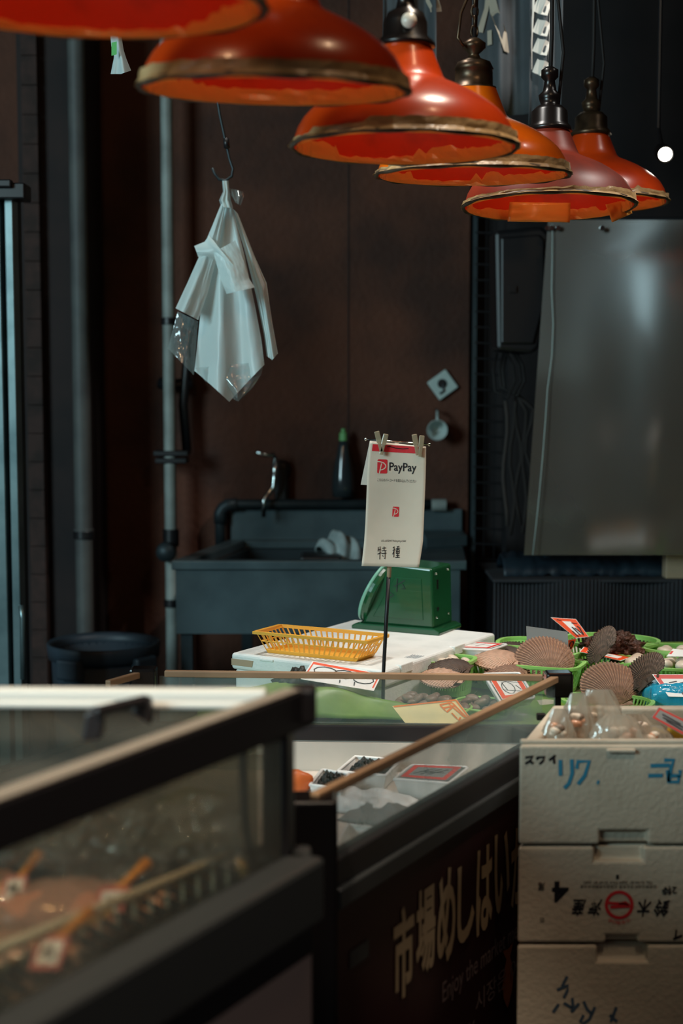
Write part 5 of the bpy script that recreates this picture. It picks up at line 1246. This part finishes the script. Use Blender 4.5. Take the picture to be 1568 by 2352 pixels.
# ================================================================== FOAM BOXES at the right
BY = 2.20; bx0 = P(1192, 1715, BY).x; bw = 0.46; bd = 0.30; sk = Vector((0.316, 0.95, 0)).normalized() * bd
def fbox(z0, z1, label, name='foam_box', open_=False, dx=0.0, notch=(), rimh=0.018):
    A_ = Vector((bx0 + dx, BY, 0)); B_ = A_ + Vector((bw, 0, 0)); C_ = B_ + sk; D_ = A_ + sk
    t = thing(name, label, 'box', (A_ + C_) / 2 + Vector((0, 0, z0)), 0, 'stacked white foam boxes at the right')
    mb = MB(); th = 0.024
    if open_:
        mb.prism([p[:2] for p in (A_, B_, C_, D_)], z0, z1)
        o = mb.build('box_body', 'foam_old', t)
        cc = (A_ + C_) / 2; ins = [p + (cc - p) * 0.12 for p in (A_, B_, C_, D_)]
        ins = [A_ + Vector((0.030, th, 0)), B_ + Vector((-0.02, th, 0)), C_ + Vector((-0.03, -th, 0)), D_ + Vector((0.02, -th, 0))]
        cut = [MB().prism([p[:2] for p in ins], z0 + 0.02, z1 + 0.02)]
    else:
        mb.prism([p[:2] for p in (A_, B_, C_, D_)], z0, z1); o = mb.build('box_body', 'foam_old', t); cut = []
    for (u0, u1, v0, v1, dpt) in notch:
        xa1, xb1 = A_.x + u0, A_.x + u1
        cut.append(MB().prism([(xa1, BY - 0.01), (xb1, BY - 0.01), (xb1, BY + dpt), (xa1, BY + dpt)], z0 + v0 if v0 > 0 else z0 - 0.005, z0 + v1 if v1 < (z1 - z0) else z1 + 0.005))
    cutout(o, cut)
    md = o.modifiers.new('bevel', 'BEVEL'); md.width = 0.005; md.segments = 3; md.limit_method = 'ANGLE'; md.angle_limit = radians(40)
    S = quadmap((A_.x, BY, z0), (B_.x, BY, z0), (B_.x, BY, z1), (A_.x, BY, z1))
    return t, S
z = lambda py: P(1300, py, BY).z
zt, zm1, zm2, zm3 = z(1712), z(1940), z(2166), z(2166) - 0.155
ppm = BY / F * 1.0
ub = lambda px: (P(px, 1900, BY).x - bx0)
tb1, S1 = fbox(zm1, zt, 'open white foam box on top of the stack, with blue handwriting', open_=True, notch=[(ub(1378), ub(1487), 0, 0.022, 0.010)])
tb2, S2 = fbox(zm2, zm1 - 0.004, 'middle white foam box of the stack, printed upside down with a red ring', notch=[(ub(1366), ub(1478), z(1978) - zm2, 9, 0.014), (ub(1396), ub(1468), 0, 0.012, 0.010)])
tb3, S3 = fbox(zm3, zm2 - 0.004, 'lowest visible white foam box of the stack, with faint blue scrawl', notch=[(ub(1376), ub(1492), z(2208) - zm3, 9, 0.014)])
tag(MB().prism([(bx0 + 0.02, BY + 0.01), (bx0 + bw, BY + 0.01), (bx0 + bw + 0.09, BY + bd - 0.03), (bx0 + 0.11, BY + bd - 0.03)], 0.0, zm3 - 0.002).build('plinth', 'black_plastic', bevel=0.004), 'dark plinth holding up the stack of white foam boxes', 'stand')
# lip of the open box
MB().bar(Vector((bx0 + 0.003, BY + 0.012, zt + 0.003)), Vector((bx0 + bw, BY + 0.012, zt + 0.003)), 0.012, 0.008).build('lip', 'foam_old', tb1, bevel=0.003)
MB().box((bx0 + ub(1422), BY - 0.001, zt - 0.008), (0.045, 0.012, 0.006)).build('lip', 'foam_old', tb1, bevel=0.002)
def fz(t_, S_, z0, z1):
    def pen(mb, pts, wd):
        q_ = [((P(a, b, BY).x - bx0) / bw, (P(a, b, BY).z - z0) / (z1 - z0)) for a, b in pts]
        stroke(mb, q_, wd, S_, bw, z1 - z0, 0.0010)
    return pen
pen = fz(tb1, S1, zm1, zt); zx = lambda x, y: (1160 + x / 3.843, 1560 + y / 3.843)
mb = MB()
for st in ([(175, 690), (240, 680), (215, 720), (175, 745)], [(210, 715), (245, 745)], [(280, 685), (280, 710)], [(280, 690), (345, 685), (330, 720), (300, 748)], [(440, 670), (385, 715)], [(425, 690), (432, 745)]): pen(mb, [zx(*q_) for q_ in st], 0.0038)
mb.build('black_writing', 'black_ink', tb1)
mb = MB()
for st in ([(485, 710), (487, 850)], [(585, 705), (590, 830), (560, 920), (520, 960)], [(630, 790), (638, 725), (740, 722), (700, 850), (640, 925)], [(806, 905), (828, 912)]): pen(mb, [zx(*q_) for q_ in st], 0.0062)
mb.build('blue_writing', 'blue_ink', tb1); mb = MB()
for st in ([(1280, 762), (1450, 758)], [(1260, 850), (1390, 848)], [(1400, 712), (1485, 712), (1460, 780), (1440, 905)], [(1430, 800), (1440, 905), (1525, 905), (1530, 850)], [(1430, 850), (1540, 850), (1540, 800)]): pen(mb, [zx(*q_) for q_ in st], 0.0062)
mb.build('blue_writing', 'blue_ink', tb1)
# printed box, upside down
pen = fz(tb2, S2, zm2, zm1 - 0.004); hh = zm1 - 0.004 - zm2
zy = lambda x, y: (1160 + x / 3.843, 1940 + y / 3.843)
def tz(mb, s_, x0, y0, x1, y1, bold=0.0, shear=0.0):
    a = zy(x0, y1); b = zy(x1, y0)
    text(mb, s_, S2, (P(*a, BY).x - bx0) / bw, (P(*a, BY).z - zm2) / hh, (P(*b, BY).x - bx0) / bw, (P(*b, BY).z - zm2) / hh, 0.0010, bold, True, shear)
for ar in (('4', 410, 322, 560, 505, 0.03), ('尾', 288, 330, 348, 400, 0.01), ('産', 585, 475, 715, 625, 0.02, 0.2), ('海', 725, 475, 855, 625, 0.02, 0.2), ('木', 1160, 480, 1290, 635, 0.02, 0.2), ('鈴', 1305, 480, 1450, 635, 0.02, 0.2), ('2特', 1380, 362, 1512, 445, 0.015), ('回', 308, 640, 342, 682), ('白老郡白老町字北吉原 北海道白老郡鈴木水産', 660, 352, 1330, 385), ('TEL 0144 87 2604 FAX 0144 87 2601', 690, 320, 1300, 345)):
    mb = MB(); tz(mb, *ar); mb.build('black_print', 'black_ink', tb2)
mb = MB()
ctr = (1004, 530); ring = [(ctr[0] + 113 * cos(k * 2 * pi / 40), ctr[1] + 113 * sin(k * 2 * pi / 40)) for k in range(41)]
pen(mb, [zy(*q_) for q_ in ring], 0.0052)
pen(mb, [zy(908, 512), zy(1090, 525)], 0.0045); pen(mb, [zy(925, 550), zy(985, 545), zy(1100, 540)], 0.0052); pen(mb, [zy(1000, 528), zy(1060, 512), zy(1080, 535)], 0.006)
for ch, a in zip('北海道白老', (60, 75, 90, 105, 120)):
    x, y = ctr[0] + 158 * cos(radians(a)), ctr[1] + 158 * sin(radians(a)); tz(mb, ch, x - 19, y - 17, x + 19, y + 17)
mb.build('red_stamp', 'stamp_red', tb2)
mb = MB(); pen(mb, [zy(988, 265), zy(989, 302)], 0.004); pen(mb, [zy(1480, 832), zy(1560, 800)], 0.004); pen(mb, [zy(1508, 748), zy(1500, 830)], 0.003); mb.build('pen_mark', 'black_ink', tb2)
pen = fz(tb3, S3, zm3, zm2 - 0.004); mb = MB()
for st in ([(545, 1160), (500, 1250)], [(455, 1280), (555, 1240), (545, 1290), (515, 1350)], [(470, 1405), (420, 1478)], [(515, 1395), (590, 1440)], [(590, 1350), (600, 1470)], [(650, 1400), (580, 1475)], [(690, 1380), (720, 1450), (760, 1490)], [(790, 1430), (740, 1540), (690, 1575), (660, 1560), (690, 1500)], [(980, 1430), (930, 1560)], [(920, 1500), (985, 1560)]): pen(mb, [zy(*q_) for q_ in st], 0.0048)
mb.build('blue_writing', 'navy_ink', tb3)

# clear bags of clams in the open box
def cbag(px, py, Y, wpx, hpx, label, seed, nclam=5):
    c = P(px, py, Y); k = Y / F; w_, h = wpx * k, hpx * k
    t = thing('clam_bag', label, 'bag', c, 0, 'clear bags of clams in the open foam box')
    def fn(u, v):
        a = 2 * pi * u; r = (0.5 + 0.16 * sin(v * 3) - 0.28 * v ** 3) * w_ * (1 + 0.22 * noise.noise((cos(a) * 2.2, sin(a) * 2.2, v * 3 + seed)) + 0.16 * noise.noise((cos(a) * 6, sin(a) * 6, v * 5 + seed)) + 0.06 * noise.noise((cos(a) * 16, sin(a) * 16, v * 14 + seed)))
        fl = 1 - 0.75 * v ** 2
        return Vector((r * cos(a) + 0.006 * sin(seed) * v, r * sin(a) * 0.6 * fl, -0.05 + v * (h + 0.05)))
    MB().grid(fn, 80, 34).build('bag_film', 'bag_clams', t, smooth=True, local=True)
    rr = random.Random(seed)
    for i in range(nclam):
        a = rr.uniform(0, 6.28); d = rr.uniform(0, 0.28) * w_
        MB().blob((d * cos(a), d * 0.5 * sin(a) - 0.004, -0.03 + rr.uniform(0, 1) * (h * 0.62 + 0.03)), (0.010, 0.008, 0.007), 2, 0.1, 4, i).build('clam', rr.choice(['clam_white', 'clam', 'clam_white', 'clam_white', 'flesh2']), t, smooth=True, local=True)
    return t
for i, (px, py, Y, wd, hp_, lab) in enumerate((
    (1275, 1700, 2.29, 62, 75, 'tall clear bag at the left corner of the open foam box'),
    (1320, 1698, 2.32, 66, 110, 'clear bag with its neck standing up in front of the second scallop'),
    (1372, 1700, 2.34, 100, 120, 'upright bag tail rising highest above the open foam box'),
    (1425, 1702, 2.28, 105, 62, 'large clear bag of orange tinted clams at the centre of the open box'),
    (1465, 1696, 2.38, 80, 58, 'clear bag behind the centre bags in the open foam box'),
    (1500, 1704, 2.30, 85, 40, 'low clear bag with clams in front of the yellow packs'))):
    cbag(px, py, Y, wd, hp_, lab, i + 1, 16)
for (px, py, lab) in ((1515, 1697, 'yellow pack lying behind the low clear bag'), (1555, 1685, 'yellow pack under the red edged black card')):
    c = P(px, py, 2.34); tag(MB().box(c, (0.034, 0.02, 0.03), Matrix.Rotation(0.3, 3, 'Y')).build('yellow_pack', 'yellow_pack', bevel=0.004), lab, 'package')
card('red edged dark price card sticking out of the open foam box', P(1495, 1648, 2.30), P(1590, 1700, 2.30), P(1610, 1672, 2.33), P(1512, 1624, 2.33), base='card_grey', border='red_tag', bw=0.16, strokes=[[(0.15, 0.6), (0.6, 0.55)], [(0.2, 0.4), (0.8, 0.45)], [(0.3, 0.3), (0.7, 0.25)]], sw=0.003)
